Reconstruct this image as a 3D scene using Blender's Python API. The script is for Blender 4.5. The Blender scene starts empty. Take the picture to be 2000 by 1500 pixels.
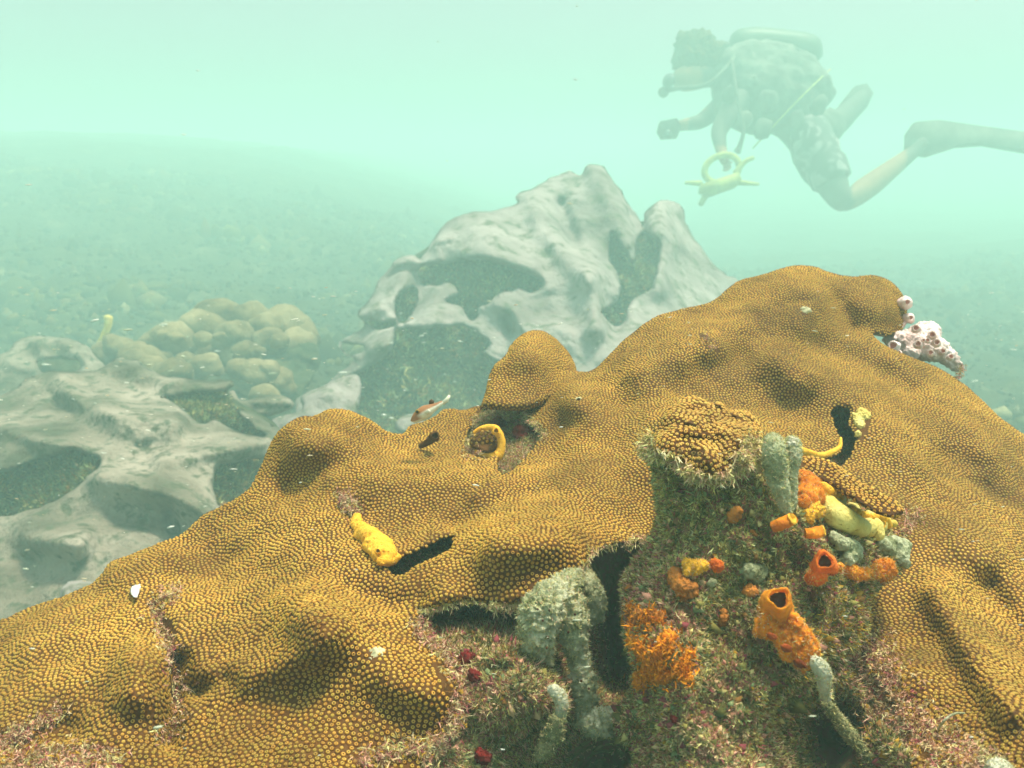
import bpy, math, random
import numpy as np
from mathutils import Vector, Matrix
from mathutils.kdtree import KDTree

random.seed(7)
rng = np.random.default_rng(7)
sc = bpy.context.scene
COL = sc.collection
PI = math.pi

# ------------------------------------------------------------------ camera
FPX = 1732.0                       # focal length in pixels of the 2000 px wide photograph
PITCH = math.radians(13.6)
cam_d = bpy.data.cameras.new("camera")
cam = bpy.data.objects.new("camera", cam_d)
COL.objects.link(cam)
cam_d.sensor_width = 36.0
cam_d.lens = 36.0 * FPX / 2000.0
cam_d.clip_start = 0.01
cam_d.clip_end = 200.0
cam_d.dof.use_dof = True
cam_d.dof.focus_distance = 0.28
cam_d.dof.aperture_fstop = 38
cam.location = (0, 0, 0)
cam.rotation_euler = (PI / 2 - PITCH, 0, 0)
sc.camera = cam

# ------------------------------------------------------------------ light
SUN_EL, SUN_AZ = math.radians(74), math.radians(70)     # azimuth clockwise from +Y
w = bpy.data.worlds.new("World")
sc.world = w
w.use_nodes = True
nt = w.node_tree
nt.nodes.clear()
wo = nt.nodes.new("ShaderNodeOutputWorld")
bg = nt.nodes.new("ShaderNodeBackground")
sky = nt.nodes.new("ShaderNodeTexSky")
sky.sky_type = 'NISHITA'
sky.sun_disc = False
sky.sun_elevation = SUN_EL
sky.sun_rotation = SUN_AZ
sky.dust_density = 6.0
sky.air_density = 1.0
sky.ozone_density = 1.0
bw = nt.nodes.new("ShaderNodeRGBToBW")
mixb = nt.nodes.new("ShaderNodeMix"); mixb.data_type = 'RGBA'
mixb.inputs[0].default_value = 0.85                     # cloud and water wash the blue out
tint = nt.nodes.new("ShaderNodeMix"); tint.data_type = 'RGBA'; tint.blend_type = 'MULTIPLY'
tint.inputs[0].default_value = 1.0
tint.inputs[7].default_value = (0.90, 1.0, 0.96, 1)
nt.links.new(sky.outputs[0], bw.inputs[0])
nt.links.new(sky.outputs[0], mixb.inputs[6])
nt.links.new(bw.outputs[0], mixb.inputs[7])
nt.links.new(mixb.outputs[2], tint.inputs[6])
nt.links.new(tint.outputs[2], bg.inputs[0])
bg.inputs[1].default_value = 0.15
nt.links.new(bg.outputs[0], wo.inputs[0])

sun_d = bpy.data.lights.new("sun", 'SUN')
sun_d.energy = 3.3
sun_d.angle = math.radians(12)
sun_d.color = (1.0, 0.87, 0.68)
sun = bpy.data.objects.new("sun", sun_d)
COL.objects.link(sun)
sdir = Vector((math.sin(SUN_AZ) * math.cos(SUN_EL), math.cos(SUN_AZ) * math.cos(SUN_EL), math.sin(SUN_EL)))
sun.rotation_euler = sdir.to_track_quat('Z', 'Y').to_euler()

sc.view_settings.view_transform = 'Standard'
sc.view_settings.look = 'None'
sc.view_settings.exposure = 0.62
sc.view_settings.gamma = 1.0
sc.view_settings.use_curve_mapping = False
sc.render.engine = 'CYCLES'
sc.cycles.use_denoising = True
sc.cycles.volume_bounces = 3
sc.cycles.max_bounces = 6
sc.cycles.diffuse_bounces = 3
sc.cycles.glossy_bounces = 2
sc.cycles.caustics_reflective = False
sc.cycles.caustics_refractive = False
HAZE_DENSITY = 0.185
HAZE_COLOR = (0.62, 0.975, 0.90, 1)

# ------------------------------------------------------------------ helpers
CP, SP = math.cos(PITCH), math.sin(PITCH)
DS = 1.0          # distances given below are multiplied by this (near reef 0.5, far corals 1.4)


def P3(u, v, d):
    """points of the place seen at photo pixel (u, v), d metres in front of the camera (arrays)"""
    u, v, d = np.broadcast_arrays(np.asarray(u, float), np.asarray(v, float), np.asarray(d, float))
    x = (u - 1000.0) / FPX * d
    yc = (750.0 - v) / FPX * d
    return np.stack([x, d * CP + yc * SP, -d * SP + yc * CP], -1)


def P(u, v, d):
    return Vector((P3(u, v, d) * DS).tolist())


def S(px, d):
    return px / FPX * d * DS


def project(p):
    p = np.asarray(p)
    x, y, z = p[..., 0], p[..., 1], p[..., 2]
    d = y * CP - z * SP
    yc = y * SP + z * CP
    return 1000 + x / d * FPX, 750 - yc / d * FPX, d


def tag(o, label=None, cat=None, group=None, kind=None):
    if label: o["label"] = label
    if cat: o["category"] = cat
    if group: o["group"] = group
    if kind: o["kind"] = kind
    return o


def empty(name, loc, label=None, cat=None, group=None, kind=None):
    o = bpy.data.objects.new(name, None)
    o.empty_display_size = 0.02
    COL.objects.link(o)
    o.location = loc
    return tag(o, label, cat, group, kind)


def link(name, me, parent=None):
    o = bpy.data.objects.new(name, me)
    COL.objects.link(o)
    if parent is not None:
        o.parent = parent
        o.matrix_parent_inverse = Matrix.Translation(-Vector(parent.location))
    return o


def mesh(name, V, F, mat, parent=None, smooth=True, col=None):
    """F: array (n,3) or (n,4)"""
    V = np.asarray(V, np.float32)
    F = np.asarray(F, np.int32)
    me = bpy.data.meshes.new(name)
    k = F.shape[1]
    me.vertices.add(len(V)); me.vertices.foreach_set("co", V.ravel())
    me.loops.add(F.size); me.loops.foreach_set("vertex_index", F.ravel())
    me.polygons.add(len(F)); me.polygons.foreach_set("loop_start", np.arange(0, F.size, k, dtype=np.int32))
    if smooth:
        me.polygons.foreach_set("use_smooth", np.ones(len(F), bool))
    if col is not None:
        a = me.color_attributes.new("Col", 'FLOAT_COLOR', 'POINT')
        c = np.ones((len(V), 4), np.float32); c[:, :3] = col
        a.data.foreach_set("color", c.ravel())
    me.update(calc_edges=True)
    me.validate()
    me.materials.append(mat)
    if name is None:
        return me
    return link(name, me, parent)


def _hash(ix, iy, iz, seed):
    h = (ix.astype(np.int64) * 374761393 + iy.astype(np.int64) * 668265263 + iz.astype(np.int64) * 2147483647 + seed * 974634777) & 0xFFFFFFFF
    h = ((h ^ (h >> 13)) * 1274126177) & 0xFFFFFFFF
    h = ((h ^ (h >> 16)) * 2246822519) & 0xFFFFFFFF
    h = h ^ (h >> 15)
    return (h & 0xFFFFFF) / float(0xFFFFFF) * 2 - 1


def vn(p, seed=0):
    p = np.asarray(p, float)
    f = np.floor(p); t = p - f; t = t * t * (3 - 2 * t)
    i = f.astype(np.int64)
    out = 0
    for a in (0, 1):
        for b in (0, 1):
            for c in (0, 1):
                wgt = (t[..., 0] if a else 1 - t[..., 0]) * (t[..., 1] if b else 1 - t[..., 1]) * (t[..., 2] if c else 1 - t[..., 2])
                out = out + wgt * _hash(i[..., 0] + a, i[..., 1] + b, i[..., 2] + c, seed)
    return out


def fbm(p, scale, octaves=4, seed=0, gain=0.5):
    s, a, f = 0, 1.0, scale
    for k in range(octaves):
        s = s + a * vn(np.asarray(p) * f + 17.3 * k, seed + k)
        a *= gain; f *= 2.03
    return s


def smooth(poly, n=5, closed=True):
    p = np.array(poly, float)
    N = len(p)
    out = []
    for i in range(N if closed else N - 1):
        if closed:
            a, b, c, d = p[(i - 1) % N], p[i], p[(i + 1) % N], p[(i + 2) % N]
        else:
            a, b, c, d = p[max(i - 1, 0)], p[i], p[i + 1], p[min(i + 2, N - 1)]
        for k in range(n):
            t = k / n
            out.append(0.5 * ((2 * b) + (-a + c) * t + (2 * a - 5 * b + 4 * c - d) * t * t + (-a + 3 * b - 3 * c + d) * t ** 3))
    if not closed:
        out.append(p[-1])
    return np.array(out)


def inside(U, V, poly):
    r = np.zeros(U.shape, bool)
    n = len(poly)
    for i in range(n):
        x1, y1 = poly[i]; x2, y2 = poly[(i + 1) % n]
        if y1 == y2: continue
        c = ((y1 > V) != (y2 > V)) & (U < (x2 - x1) * (V - y1) / (y2 - y1) + x1)
        r ^= c
    return r


def seg_dist(U, V, poly, closed=True):
    """distance to polyline and the nearest point"""
    best = np.full(U.shape, 1e9); bx = U.copy(); by = V.copy()
    n = len(poly)
    for i in range(n if closed else n - 1):
        x1, y1 = poly[i]; x2, y2 = poly[(i + 1) % n]
        dx, dy = x2 - x1, y2 - y1
        L = dx * dx + dy * dy + 1e-12
        t = np.clip(((U - x1) * dx + (V - y1) * dy) / L, 0, 1)
        qx, qy = x1 + t * dx, y1 + t * dy
        dd = (U - qx) ** 2 + (V - qy) ** 2
        m = dd < best
        best = np.where(m, dd, best); bx = np.where(m, qx, bx); by = np.where(m, qy, by)
    return np.sqrt(best), bx, by


def tps(ctrl, smooth_=1e-3):
    c = np.array(ctrl, float)
    X = c[:, :2] / 500.0; y = c[:, 2]
    n = len(X)
    r = np.linalg.norm(X[:, None] - X[None], axis=2)
    K = r * r * np.log(r + 1e-9) + smooth_ * np.eye(n)
    A = np.zeros((n + 3, n + 3)); A[:n, :n] = K
    A[:n, n] = 1; A[:n, n + 1:] = X; A[n, :n] = 1; A[n + 1:, :n] = X.T
    sol = np.linalg.solve(A, np.concatenate([y, np.zeros(3)]))
    def f(U, V):
        x = np.asarray(U) / 500.0; yy = np.asarray(V) / 500.0
        out = sol[n] + sol[n + 1] * x + sol[n + 2] * yy
        for i in range(n):
            q = np.hypot(x - X[i, 0], yy - X[i, 1])
            out = out + sol[i] * q * q * np.log(q + 1e-9)
        return out
    return f


def feats(L):
    """ridges (negative amplitude, towards the viewer) and gullies: (polyline, width, amplitude)"""
    def f(U, V):
        s = 0
        for pts, wd, amp in L:
            pts = np.array(pts, float)
            if len(pts) == 1:
                d = np.hypot(U - pts[0, 0], V - pts[0, 1])
            else:
                d, _, _ = seg_dist(U, V, smooth(pts, 4, False), False)
            s = s + amp * np.exp(-(d / wd) ** 2)
        return s
    return f


class Relief:
    """a solid body given by its outline, the distance of its front and a rounded back"""
    def __init__(self, outer, holes=(), depth=None, step=6, roll=14, roll_d=0.012, thick=0.12, noise=None, edge_noise=0, back=True, n_smooth=5, seed=1):
        outer = smooth(outer, n_smooth)
        if edge_noise:
            q = np.c_[outer / 23.0, np.zeros(len(outer))]
            q2 = np.c_[outer / 8.0, np.ones(len(outer))]
            outer = outer + edge_noise * (np.c_[vn(q, 91), vn(q, 92)] + 0.5 * np.c_[vn(q2, 93), vn(q2, 94)])
        hs = []
        for h in holes:
            h = smooth(h, n_smooth)
            if edge_noise:
                q = np.c_[h / 19.0, np.zeros(len(h))]
                h = h + edge_noise * np.c_[vn(q, 95), vn(q, 96)]
            hs.append(h)
        u0, v0 = outer.min(0) - step * 1.5; u1, v1 = outer.max(0) + step * 1.5
        us = np.arange(u0, u1 + step, step); vs = np.arange(v0, v1 + step, step)
        U, V = np.meshgrid(us, vs)
        ins = inside(U, V, outer)
        dist, bx, by = seg_dist(U, V, outer)
        for h in hs:
            ins &= ~inside(U, V, h)
            d2, x2, y2 = seg_dist(U, V, h)
            m = d2 < dist
            dist = np.where(m, d2, dist); bx = np.where(m, x2, bx); by = np.where(m, y2, by)
        sd = np.where(ins, dist, -dist)
        near = np.abs(sd) < 0.55 * step
        U = np.where(near, bx, U); V = np.where(near, by, V); sd = np.where(near, 0, sd)
        ok = sd >= 0
        H, W = U.shape
        idx = np.arange(H * W).reshape(H, W)
        a, b, c, d = idx[:-1, :-1], idx[:-1, 1:], idx[1:, 1:], idx[1:, :-1]
        okf = ok.ravel()
        T = []
        for t in ((a, d, c), (a, c, b), (a, d, b), (d, c, b)):
            T.append(np.stack([x.ravel() for x in t], 1))
        k1 = okf[T[0]].all(1); k2 = okf[T[1]].all(1)
        quad_ok = k1 | k2
        k3 = okf[T[2]].all(1) & ~quad_ok; k4 = okf[T[3]].all(1) & ~quad_ok
        F = np.concatenate([T[0][k1], T[1][k2], T[2][k3], T[3][k4]])
        # drop triangles whose corners all lie on the rim yet whose middle is outside
        cu = U.ravel()[F].mean(1); cv = V.ravel()[F].mean(1)
        edge = (sd.ravel()[F] == 0).all(1)
        keep = np.ones(len(F), bool)
        if edge.any():
            ii = inside(cu[edge], cv[edge], outer)
            for h in hs: ii &= ~inside(cu[edge], cv[edge], h)
            keep[np.where(edge)[0]] = ii
        F = F[keep]
        used = np.unique(F)
        remap = -np.ones(H * W, int); remap[used] = np.arange(len(used))
        F = remap[F]
        self.u = U.ravel()[used]; self.v = V.ravel()[used]; self.sd = sd.ravel()[used]
        D = depth(self.u, self.v)
        self.D0 = D
        t = np.clip(self.sd / roll, 0, 1)
        Df = D + roll_d * (1 - np.sqrt(np.clip(1 - (1 - t) ** 2, 0, 1)))
        p = P3(self.u, self.v, Df)
        if noise is not None:
            nz = noise(p, self) * np.clip(self.sd / (roll * 0.6) + 0.15, 0, 1)
            Df = Df + nz
            p = P3(self.u, self.v, Df)
        self.Df = Df
        self.front_n = len(used)
        self.V = p
        self.F = F
        self.FV, self.FF = self.V, self.F
        if back:
            Db = np.maximum(D + roll_d + thick * (1 - np.exp(-self.sd / 55.0)), Df + 1e-4 * (self.sd > 0))
            inner = self.sd > 0
            bi = np.arange(len(used)); bi[inner] = len(used) + np.arange(inner.sum())
            pb = P3(self.u[inner], self.v[inner], Db[inner])
            self.V = np.concatenate([p, pb])
            self.F = np.concatenate([F, bi[F][:, ::-1]])
        fn = np.cross(p[F[:, 1]] - p[F[:, 0]], p[F[:, 2]] - p[F[:, 0]])
        vnrm = np.zeros_like(p)
        for k in range(3): np.add.at(vnrm, F[:, k], fn)
        vnrm /= np.linalg.norm(vnrm, axis=1, keepdims=True) + 1e-12
        if (vnrm * p).sum() > 0:
            self.F = self.F[:, ::-1]; self.FF = self.F[:len(F)]; vnrm = -vnrm
        else:
            self.FF = self.F[:len(F)]
        self.N = vnrm
        self.V = self.V * DS; self.FV = self.FV * DS

    def build(self, name, mat, parent=None, col=None):
        return mesh(name, self.V, self.F, mat, parent, True, col)

    def scatter(self, n, r=rng):
        p, F = self.FV, self.FF
        A = np.linalg.norm(np.cross(p[F[:, 1]] - p[F[:, 0]], p[F[:, 2]] - p[F[:, 0]]), axis=1)
        f = r.choice(len(F), n, p=A / A.sum())
        b = r.random((n, 2)); m = b.sum(1) > 1; b[m] = 1 - b[m]
        wt = np.c_[1 - b.sum(1), b]
        t = F[f]
        pos = (p[t] * wt[..., None]).sum(1)
        nr = (self.N[t] * wt[..., None]).sum(1)
        nr /= np.linalg.norm(nr, axis=1, keepdims=True) + 1e-9
        uu = (self.u[t] * wt).sum(1); vv = (self.v[t] * wt).sum(1); sdd = (self.sd[t] * wt).sum(1)
        return pos, nr, uu, vv, sdd

    def area(self):
        p, F = self.FV, self.FF
        return 0.5 * np.linalg.norm(np.cross(p[F[:, 1]] - p[F[:, 0]], p[F[:, 2]] - p[F[:, 0]]), axis=1).sum()


# ------------------------------------------------------------------ materials
def new_mat(name):
    m = bpy.data.materials.new(name); m.use_nodes = True
    n = m.node_tree.nodes; b = n["Principled BSDF"]
    b.inputs["Roughness"].default_value = 0.75
    b.inputs["Specular IOR Level"].default_value = 0.15
    return m, m.node_tree, b


def noise_node(nt, scale, detail=5, rough=0.6, vec=None):
    t = nt.nodes.new("ShaderNodeTexNoise")
    t.inputs["Scale"].default_value = scale; t.inputs["Detail"].default_value = detail
    t.inputs["Roughness"].default_value = rough
    if vec is not None: nt.links.new(vec, t.inputs["Vector"])
    return t


def ramp(nt, fac, stops):
    r = nt.nodes.new("ShaderNodeValToRGB")
    e = r.color_ramp.elements
    while len(e) < len(stops): e.new(0.5)
    for k, (p, c) in enumerate(stops):
        e[k].position = p; e[k].color = (*c, 1)
    nt.links.new(fac, r.inputs[0])
    return r


def bump(nt, b, h, dist, strength=0.6):
    n = nt.nodes.new("ShaderNodeBump")
    n.inputs["Distance"].default_value = dist; n.inputs["Strength"].default_value = strength
    nt.links.new(h, n.inputs["Height"]); nt.links.new(n.outputs[0], b.inputs["Normal"])
    return n


def mat_vc(name, scale=60, amt=0.35, rough=0.75, bump_d=0.0, bscale=400, trans=0):
    m, nt, b = new_mat(name)
    a = nt.nodes.new("ShaderNodeAttribute"); a.attribute_name = "Col"
    g = nt.nodes.new("ShaderNodeNewGeometry")
    n = noise_node(nt, scale, 4, 0.6, g.outputs["Position"])
    r = ramp(nt, n.outputs[0], [(0.3, (1 - amt,) * 3), (0.7, (1 + amt * 0.4,) * 3)])
    x = nt.nodes.new("ShaderNodeMix"); x.data_type = 'RGBA'; x.blend_type = 'MULTIPLY'; x.inputs[0].default_value = 1
    nt.links.new(a.outputs["Color"], x.inputs[6]); nt.links.new(r.outputs[0], x.inputs[7])
    nt.links.new(x.outputs[2], b.inputs["Base Color"])
    b.inputs["Roughness"].default_value = rough
    if trans:
        b.inputs["Subsurface Weight"].default_value = trans
        b.inputs["Subsurface Radius"].default_value = (0.004, 0.002, 0.001)
        b.inputs["Subsurface Scale"].default_value = 1.0
    if bump_d:
        n2 = noise_node(nt, bscale, 3, 0.6, g.outputs["Position"])
        bump(nt, b, n2.outputs[0], bump_d)
    return m


def mat_noise(name, stops, scale, detail=6, rough=0.8, bump_d=0.002, bscale=None, speck=None):
    """stops: colour ramp over a mixed noise"""
    m, nt, b = new_mat(name)
    g = nt.nodes.new("ShaderNodeNewGeometry")
    n = noise_node(nt, scale, detail, 0.62, g.outputs["Position"])
    r = ramp(nt, n.outputs[0], stops)
    out = r.outputs[0]
    if speck:
        sscale, lo, hi, c = speck
        n3 = noise_node(nt, sscale, 3, 0.7, g.outputs["Position"])
        r3 = ramp(nt, n3.outputs[0], [(lo, (0, 0, 0)), (hi, (1, 1, 1))])
        x = nt.nodes.new("ShaderNodeMix"); x.data_type = 'RGBA'
        nt.links.new(r3.outputs[0], x.inputs[0]); nt.links.new(out, x.inputs[6]); x.inputs[7].default_value = (*c, 1)
        out = x.outputs[2]
    nt.links.new(out, b.inputs["Base Color"])
    b.inputs["Roughness"].default_value = rough
    if bump_d:
        n2 = noise_node(nt, bscale or scale * 4, 5, 0.65, g.outputs["Position"])
        bump(nt, b, n2.outputs[0], bump_d, 0.8)
    return m


def mat_plain(name, c, rough=0.6, var=0.25, scale=80, bump_d=0.0006, bscale=500, sss=0):
    lo = tuple(max(0, x * (1 - var)) for x in c); hi = tuple(min(1, x * (1 + var)) for x in c)
    m = mat_noise(name, [(0.35, lo), (0.65, hi)], scale, 4, rough, bump_d, bscale)
    if sss:
        b = m.node_tree.nodes["Principled BSDF"]
        b.inputs["Subsurface Weight"].default_value = sss
        b.inputs["Subsurface Radius"].default_value = (0.006, 0.003, 0.001)
        b.inputs["Subsurface Scale"].default_value = 1.0
    return m


M_TISSUE = mat_noise("coral_tissue", [(0.35, (0.065, 0.024, 0.003)), (0.65, (0.13, 0.055, 0.008))], 18, 5, 0.7, 0.0006, 600)
M_POLYP = mat_vc("coral_polyp", 26, 0.5, 0.6)
M_GREY = mat_noise("dead_pale_coral", [(0.32, (0.14, 0.12, 0.10)), (0.47, (0.27, 0.235, 0.21)), (0.62, (0.38, 0.33, 0.30))], 5, 12, 0.85, 0.015, 26,
                   speck=(18, 0.50, 0.66, (0.11, 0.115, 0.07)))
M_GREY_NEAR = mat_noise("dead_grey_coral", [(0.36, (0.065, 0.065, 0.038)), (0.48, (0.22, 0.185, 0.135)), (0.60, (0.38, 0.32, 0.25))], 9, 12, 0.85, 0.015, 55,
                        speck=(36, 0.48, 0.63, (0.08, 0.09, 0.05)))
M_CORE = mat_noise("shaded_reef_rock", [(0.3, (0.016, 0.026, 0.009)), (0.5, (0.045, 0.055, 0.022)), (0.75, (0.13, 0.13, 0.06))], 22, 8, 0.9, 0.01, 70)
M_LOBE = mat_noise("olive_lobed_coral", [(0.34, (0.07, 0.05, 0.02)), (0.46, (0.19, 0.145, 0.065)), (0.62, (0.34, 0.27, 0.14))], 8, 9, 0.8, 0.012, 45)
M_SEABED = mat_noise("algae_seabed", [(0.3, (0.018, 0.022, 0.007)), (0.55, (0.052, 0.055, 0.020)), (0.78, (0.20, 0.18, 0.095))], 5.5, 10, 0.95, 0.03, 22)
M_TURF = mat_vc("turf_algae", 90, 0.3, 0.85)
M_ROCK = mat_noise("encrusted_rock", [(0.28, (0.05, 0.06, 0.018)), (0.42, (0.22, 0.19, 0.07)), (0.50, (0.30, 0.13, 0.09)), (0.58, (0.20, 0.20, 0.07)), (0.72, (0.46, 0.33, 0.16))], 110, 8, 0.9, 0.004, 200)
M_YEL = mat_noise("yellow_sponge", [(0.3, (0.80, 0.36, 0.015)), (0.65, (0.90, 0.52, 0.05))], 120, 5, 0.55, 0.0012, 500, speck=(900, 0.60, 0.68, (0.45, 0.14, 0.01)))
M_LEMON = mat_noise("lemon_sponge", [(0.3, (0.62, 0.42, 0.05)), (0.65, (0.76, 0.66, 0.22))], 90, 5, 0.55, 0.001, 500, speck=(800, 0.60, 0.68, (0.35, 0.24, 0.04)))
M_ORANGE = mat_plain("orange_sponge", (0.85, 0.22, 0.010), 0.55, 0.45, 160, 0.002, 420, 0.3)
M_REDOR = mat_plain("red_orange_sponge", (0.72, 0.13, 0.010), 0.55, 0.45, 160, 0.002, 420, 0.3)
M_RED = mat_plain("red_sponge", (0.14, 0.008, 0.006), 0.7, 0.5, 220, 0.001, 400)
M_DARK = mat_plain("dark_hollow", (0.09, 0.03, 0.012), 0.9, 0.3)
M_OLIVE = mat_plain("olive_hollow", (0.26, 0.16, 0.03), 0.9, 0.3)
M_PALE = mat_noise("pale_green_sponge", [(0.3, (0.16, 0.18, 0.07)), (0.5, (0.40, 0.42, 0.25)), (0.72, (0.70, 0.68, 0.50))], 130, 7, 0.85, 0.003, 350)
M_DIM = mat_noise("dim_green_sponge", [(0.3, (0.10, 0.12, 0.045)), (0.55, (0.22, 0.22, 0.10)), (0.75, (0.42, 0.40, 0.22))], 140, 6, 0.85, 0.003, 350)
M_WHITE = mat_noise("whitish_sponge", [(0.3, (0.30, 0.32, 0.18)), (0.6, (0.66, 0.65, 0.50))], 180, 6, 0.8, 0.003, 400)
M_PINK = mat_noise("pink_sponge", [(0.3, (0.66, 0.42, 0.38)), (0.6, (0.88, 0.72, 0.68))], 60, 4, 0.6, 0.0015, 220)
M_PINKIN = mat_plain("pink_hollow", (0.55, 0.24, 0.20), 0.7, 0.3)

# ------------------------------------------------------------------ seabed
def sstep(a, b, x):
    t = np.clip((x - a) / (b - a), 0, 1)
    return t * t * (3 - 2 * t)


def ground_z(x, y):
    top = np.interp(x, [-14, -5.0, -3.2, -1.1, 0.3, 1.8, 4.6, 14], [0.16, 0.14, 0.08, -0.10, -0.27, -0.33, -0.26, -0.2])
    z = -0.74 + (top * 3.2 + 0.74) * sstep(1.2, 13.0, y) ** 0.8
    p = np.stack([x, y, 0 * x], -1)
    z = z + 0.05 * fbm(p, 1.6, 3, 5)
    # the reef foot the corals stand on
    e = ((x - 0.06) / 0.28) ** 2 + ((y - 0.24) / 0.16) ** 2
    z = np.maximum(z, -0.21 - 0.25 * np.clip(e - 0.5, 0, None))
    fine = 0.030 * np.abs(fbm(p, 7.0, 3, 9)) + 0.014 * fbm(p, 21, 3, 12)
    return z + fine * np.clip(np.hypot(x, y), 0.2, 1)


yy = np.concatenate([np.linspace(-3, 0.9, 30), np.linspace(0.93, 9.5, 320), np.linspace(9.6, 40, 120)])
xx = np.concatenate([np.linspace(-30, -4.3, 30), np.linspace(-4.2, 4.2, 360), np.linspace(4.3, 30, 60)])
X, Y = np.meshgrid(xx, yy)
Z = ground_z(X, Y)
H, W = X.shape
i = np.arange(H * W).reshape(H, W)
Fq = np.stack([i[:-1, :-1], i[:-1, 1:], i[1:, 1:], i[1:, :-1]], -1).reshape(-1, 4)
seabed = mesh("seabed", np.stack([X, Y, Z], -1).reshape(-1, 3), Fq, M_SEABED)
tag(seabed, kind="structure")

# water (suspended silt): one closed box of even haze
hz_m = bpy.data.materials.new("silty_water"); hz_m.use_nodes = True
hn = hz_m.node_tree; hn.nodes.clear()
ho = hn.nodes.new("ShaderNodeOutputMaterial"); pv = hn.nodes.new("ShaderNodeVolumePrincipled")
pv.inputs["Color"].default_value = HAZE_COLOR
pv.inputs["Density"].default_value = HAZE_DENSITY
pv.inputs["Anisotropy"].default_value = 0.0
hn.links.new(pv.outputs[0], ho.inputs["Volume"])
bx0, bx1, by0, by1, bz0, bz1 = -32, 32, -4, 42, -2.2, 0.85
hv = [(x, y, z) for x in (bx0, bx1) for y in (by0, by1) for z in (bz0, bz1)]
hf = [(0, 1, 3, 2), (4, 6, 7, 5), (0, 4, 5, 1), (2, 3, 7, 6), (0, 2, 6, 4), (1, 5, 7, 3)]
haze = mesh("haze", hv, hf, hz_m, None, False)
tag(haze, kind="stuff")

# ------------------------------------------------------------------ big pale boulder coral in the middle distance
DS = 1.4
def rock_noise(a1, s1, a2, s2):
    def f(p, R):
        return a1 * fbm(p, s1, 3, 21) + a2 * fbm(p, s2, 4, 31)
    return f


def body(name, label, cat, outer, holes, depth, core_outer, core_off, mat, core_mat, step, noise, core_noise, roll=14, roll_d=0.02, thick=0.3, edge=3, anchor=None, group=None):
    root = empty(name, anchor, label, cat, group)
    r = Relief(outer, holes, depth, step, roll, roll_d, thick * 0.3, noise, edge)
    r.build("crust", mat, root)
    c = Relief(core_outer, (), lambda U, V: depth(U, V) + core_off, step * 1.5, roll * 1.5, roll_d * 2, thick, core_noise, edge)
    c.build("core", core_mat, root)
    return root, r, c


def scaled(f):
    return f

big_base = tps([(590, 790, 1.62), (700, 660, 1.75), (640, 760, 1.62), (760, 560, 1.85), (830, 500, 1.95), (900, 430, 2.02), (1010, 395, 2.12), (1090, 340, 2.3), (1165, 322, 2.35),
                (1220, 380, 2.25), (1300, 395, 2.3), (1350, 470, 2.25), (1440, 550, 2.25), (900, 520, 1.86), (1050, 560, 1.8), (1000, 460, 1.95), (1150, 470, 1.95),
                (1150, 600, 1.72), (1250, 620, 1.78), (1330, 560, 2.0), (1400, 640, 1.95), (1000, 640, 1.70), (1050, 700, 1.62), (850, 640, 1.66), (760, 650, 1.66), (900, 760, 1.6), (1150, 740, 1.6), (760, 800, 1.5), (650, 830, 1.52)])
big_f = feats([([(1040, 390), (1065, 440), (1110, 500), (1150, 540)], 26, -0.05), ([(1095, 400), (1120, 470)], 14, 0.06), ([(1165, 330), (1200, 400), (1230, 470)], 28, -0.07),
               ([(1240, 420), (1262, 470)], 14, 0.08), ([(1290, 400), (1300, 480), (1290, 560)], 26, -0.06), ([(1150, 540), (1165, 640)], 24, -0.06),
               ([(1195, 480), (1215, 530)], 10, 0.05), ([(900, 420), (960, 470)], 40, -0.05), ([(860, 480), (960, 500), (1040, 520)], 20, -0.04), ([(790, 520), (770, 580)], 24, -0.04),
               ([(820, 560), (800, 610)], 20, 0.05), ([(960, 580), (1000, 600)], 30, -0.05), ([(1020, 640), (1090, 660)], 30, -0.04), ([(990, 625), (1000, 650)], 12, 0.05),
               ([(1200, 700), (1300, 640)], 30, -0.04), ([(1195, 590), (1200, 640)], 14, 0.04), ([(740, 600), (700, 620)], 16, -0.05), ([(700, 690), (780, 660)], 18, -0.04)])
big_depth = lambda U, V: big_base(U, V) + 1.2 * big_f(U, V)
big_outer = [(575, 800), (590, 772), (640, 748), (672, 722), (690, 700), (670, 690), (664, 668), (690, 655), (712, 632), (700, 612), (722, 585), (742, 545), (772, 505), (805, 500), (822, 508),
             (838, 480), (868, 440), (905, 418), (950, 412), (985, 404), (1008, 398), (1006, 385), (1020, 372), (1050, 362), (1075, 345), (1110, 335), (1135, 340), (1150, 322), (1172, 320), (1190, 336), (1210, 368),
             (1232, 402), (1250, 432), (1258, 440), (1262, 412), (1290, 392), (1318, 392), (1335, 412), (1340, 435), (1365, 475), (1395, 515), (1420, 535), (1445, 552), (1520, 640), (1500, 900), (1250, 950), (900, 950), (600, 940)]
big_holes = [[(820, 522), (860, 516), (905, 510), (950, 508), (985, 520), (1020, 530), (1052, 545), (1058, 560), (1035, 572), (1012, 562), (1000, 570), (975, 575), (955, 590), (938, 600), (932, 622), (915, 628), (900, 600), (870, 590), (892, 575), (880, 555), (845, 558), (822, 556)],
             [(778, 642), (830, 640), (870, 638), (905, 636), (940, 655), (958, 672), (945, 690), (975, 705), (1000, 720), (1010, 860), (690, 850), (655, 770), (690, 735), (760, 690), (768, 660)],
             [(1192, 455), (1212, 470), (1240, 520), (1245, 470), (1262, 455), (1290, 480), (1282, 530), (1270, 565), (1232, 590), (1215, 635), (1190, 632), (1178, 612), (1200, 590), (1212, 560), (1205, 530), (1192, 500)],
             [(782, 575), (808, 560), (815, 585), (795, 622), (778, 628), (772, 600)], [(668, 672), (690, 672), (712, 676), (705, 688), (680, 690)], [(718, 630), (745, 628), (772, 625), (765, 640), (735, 645)]]
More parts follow.
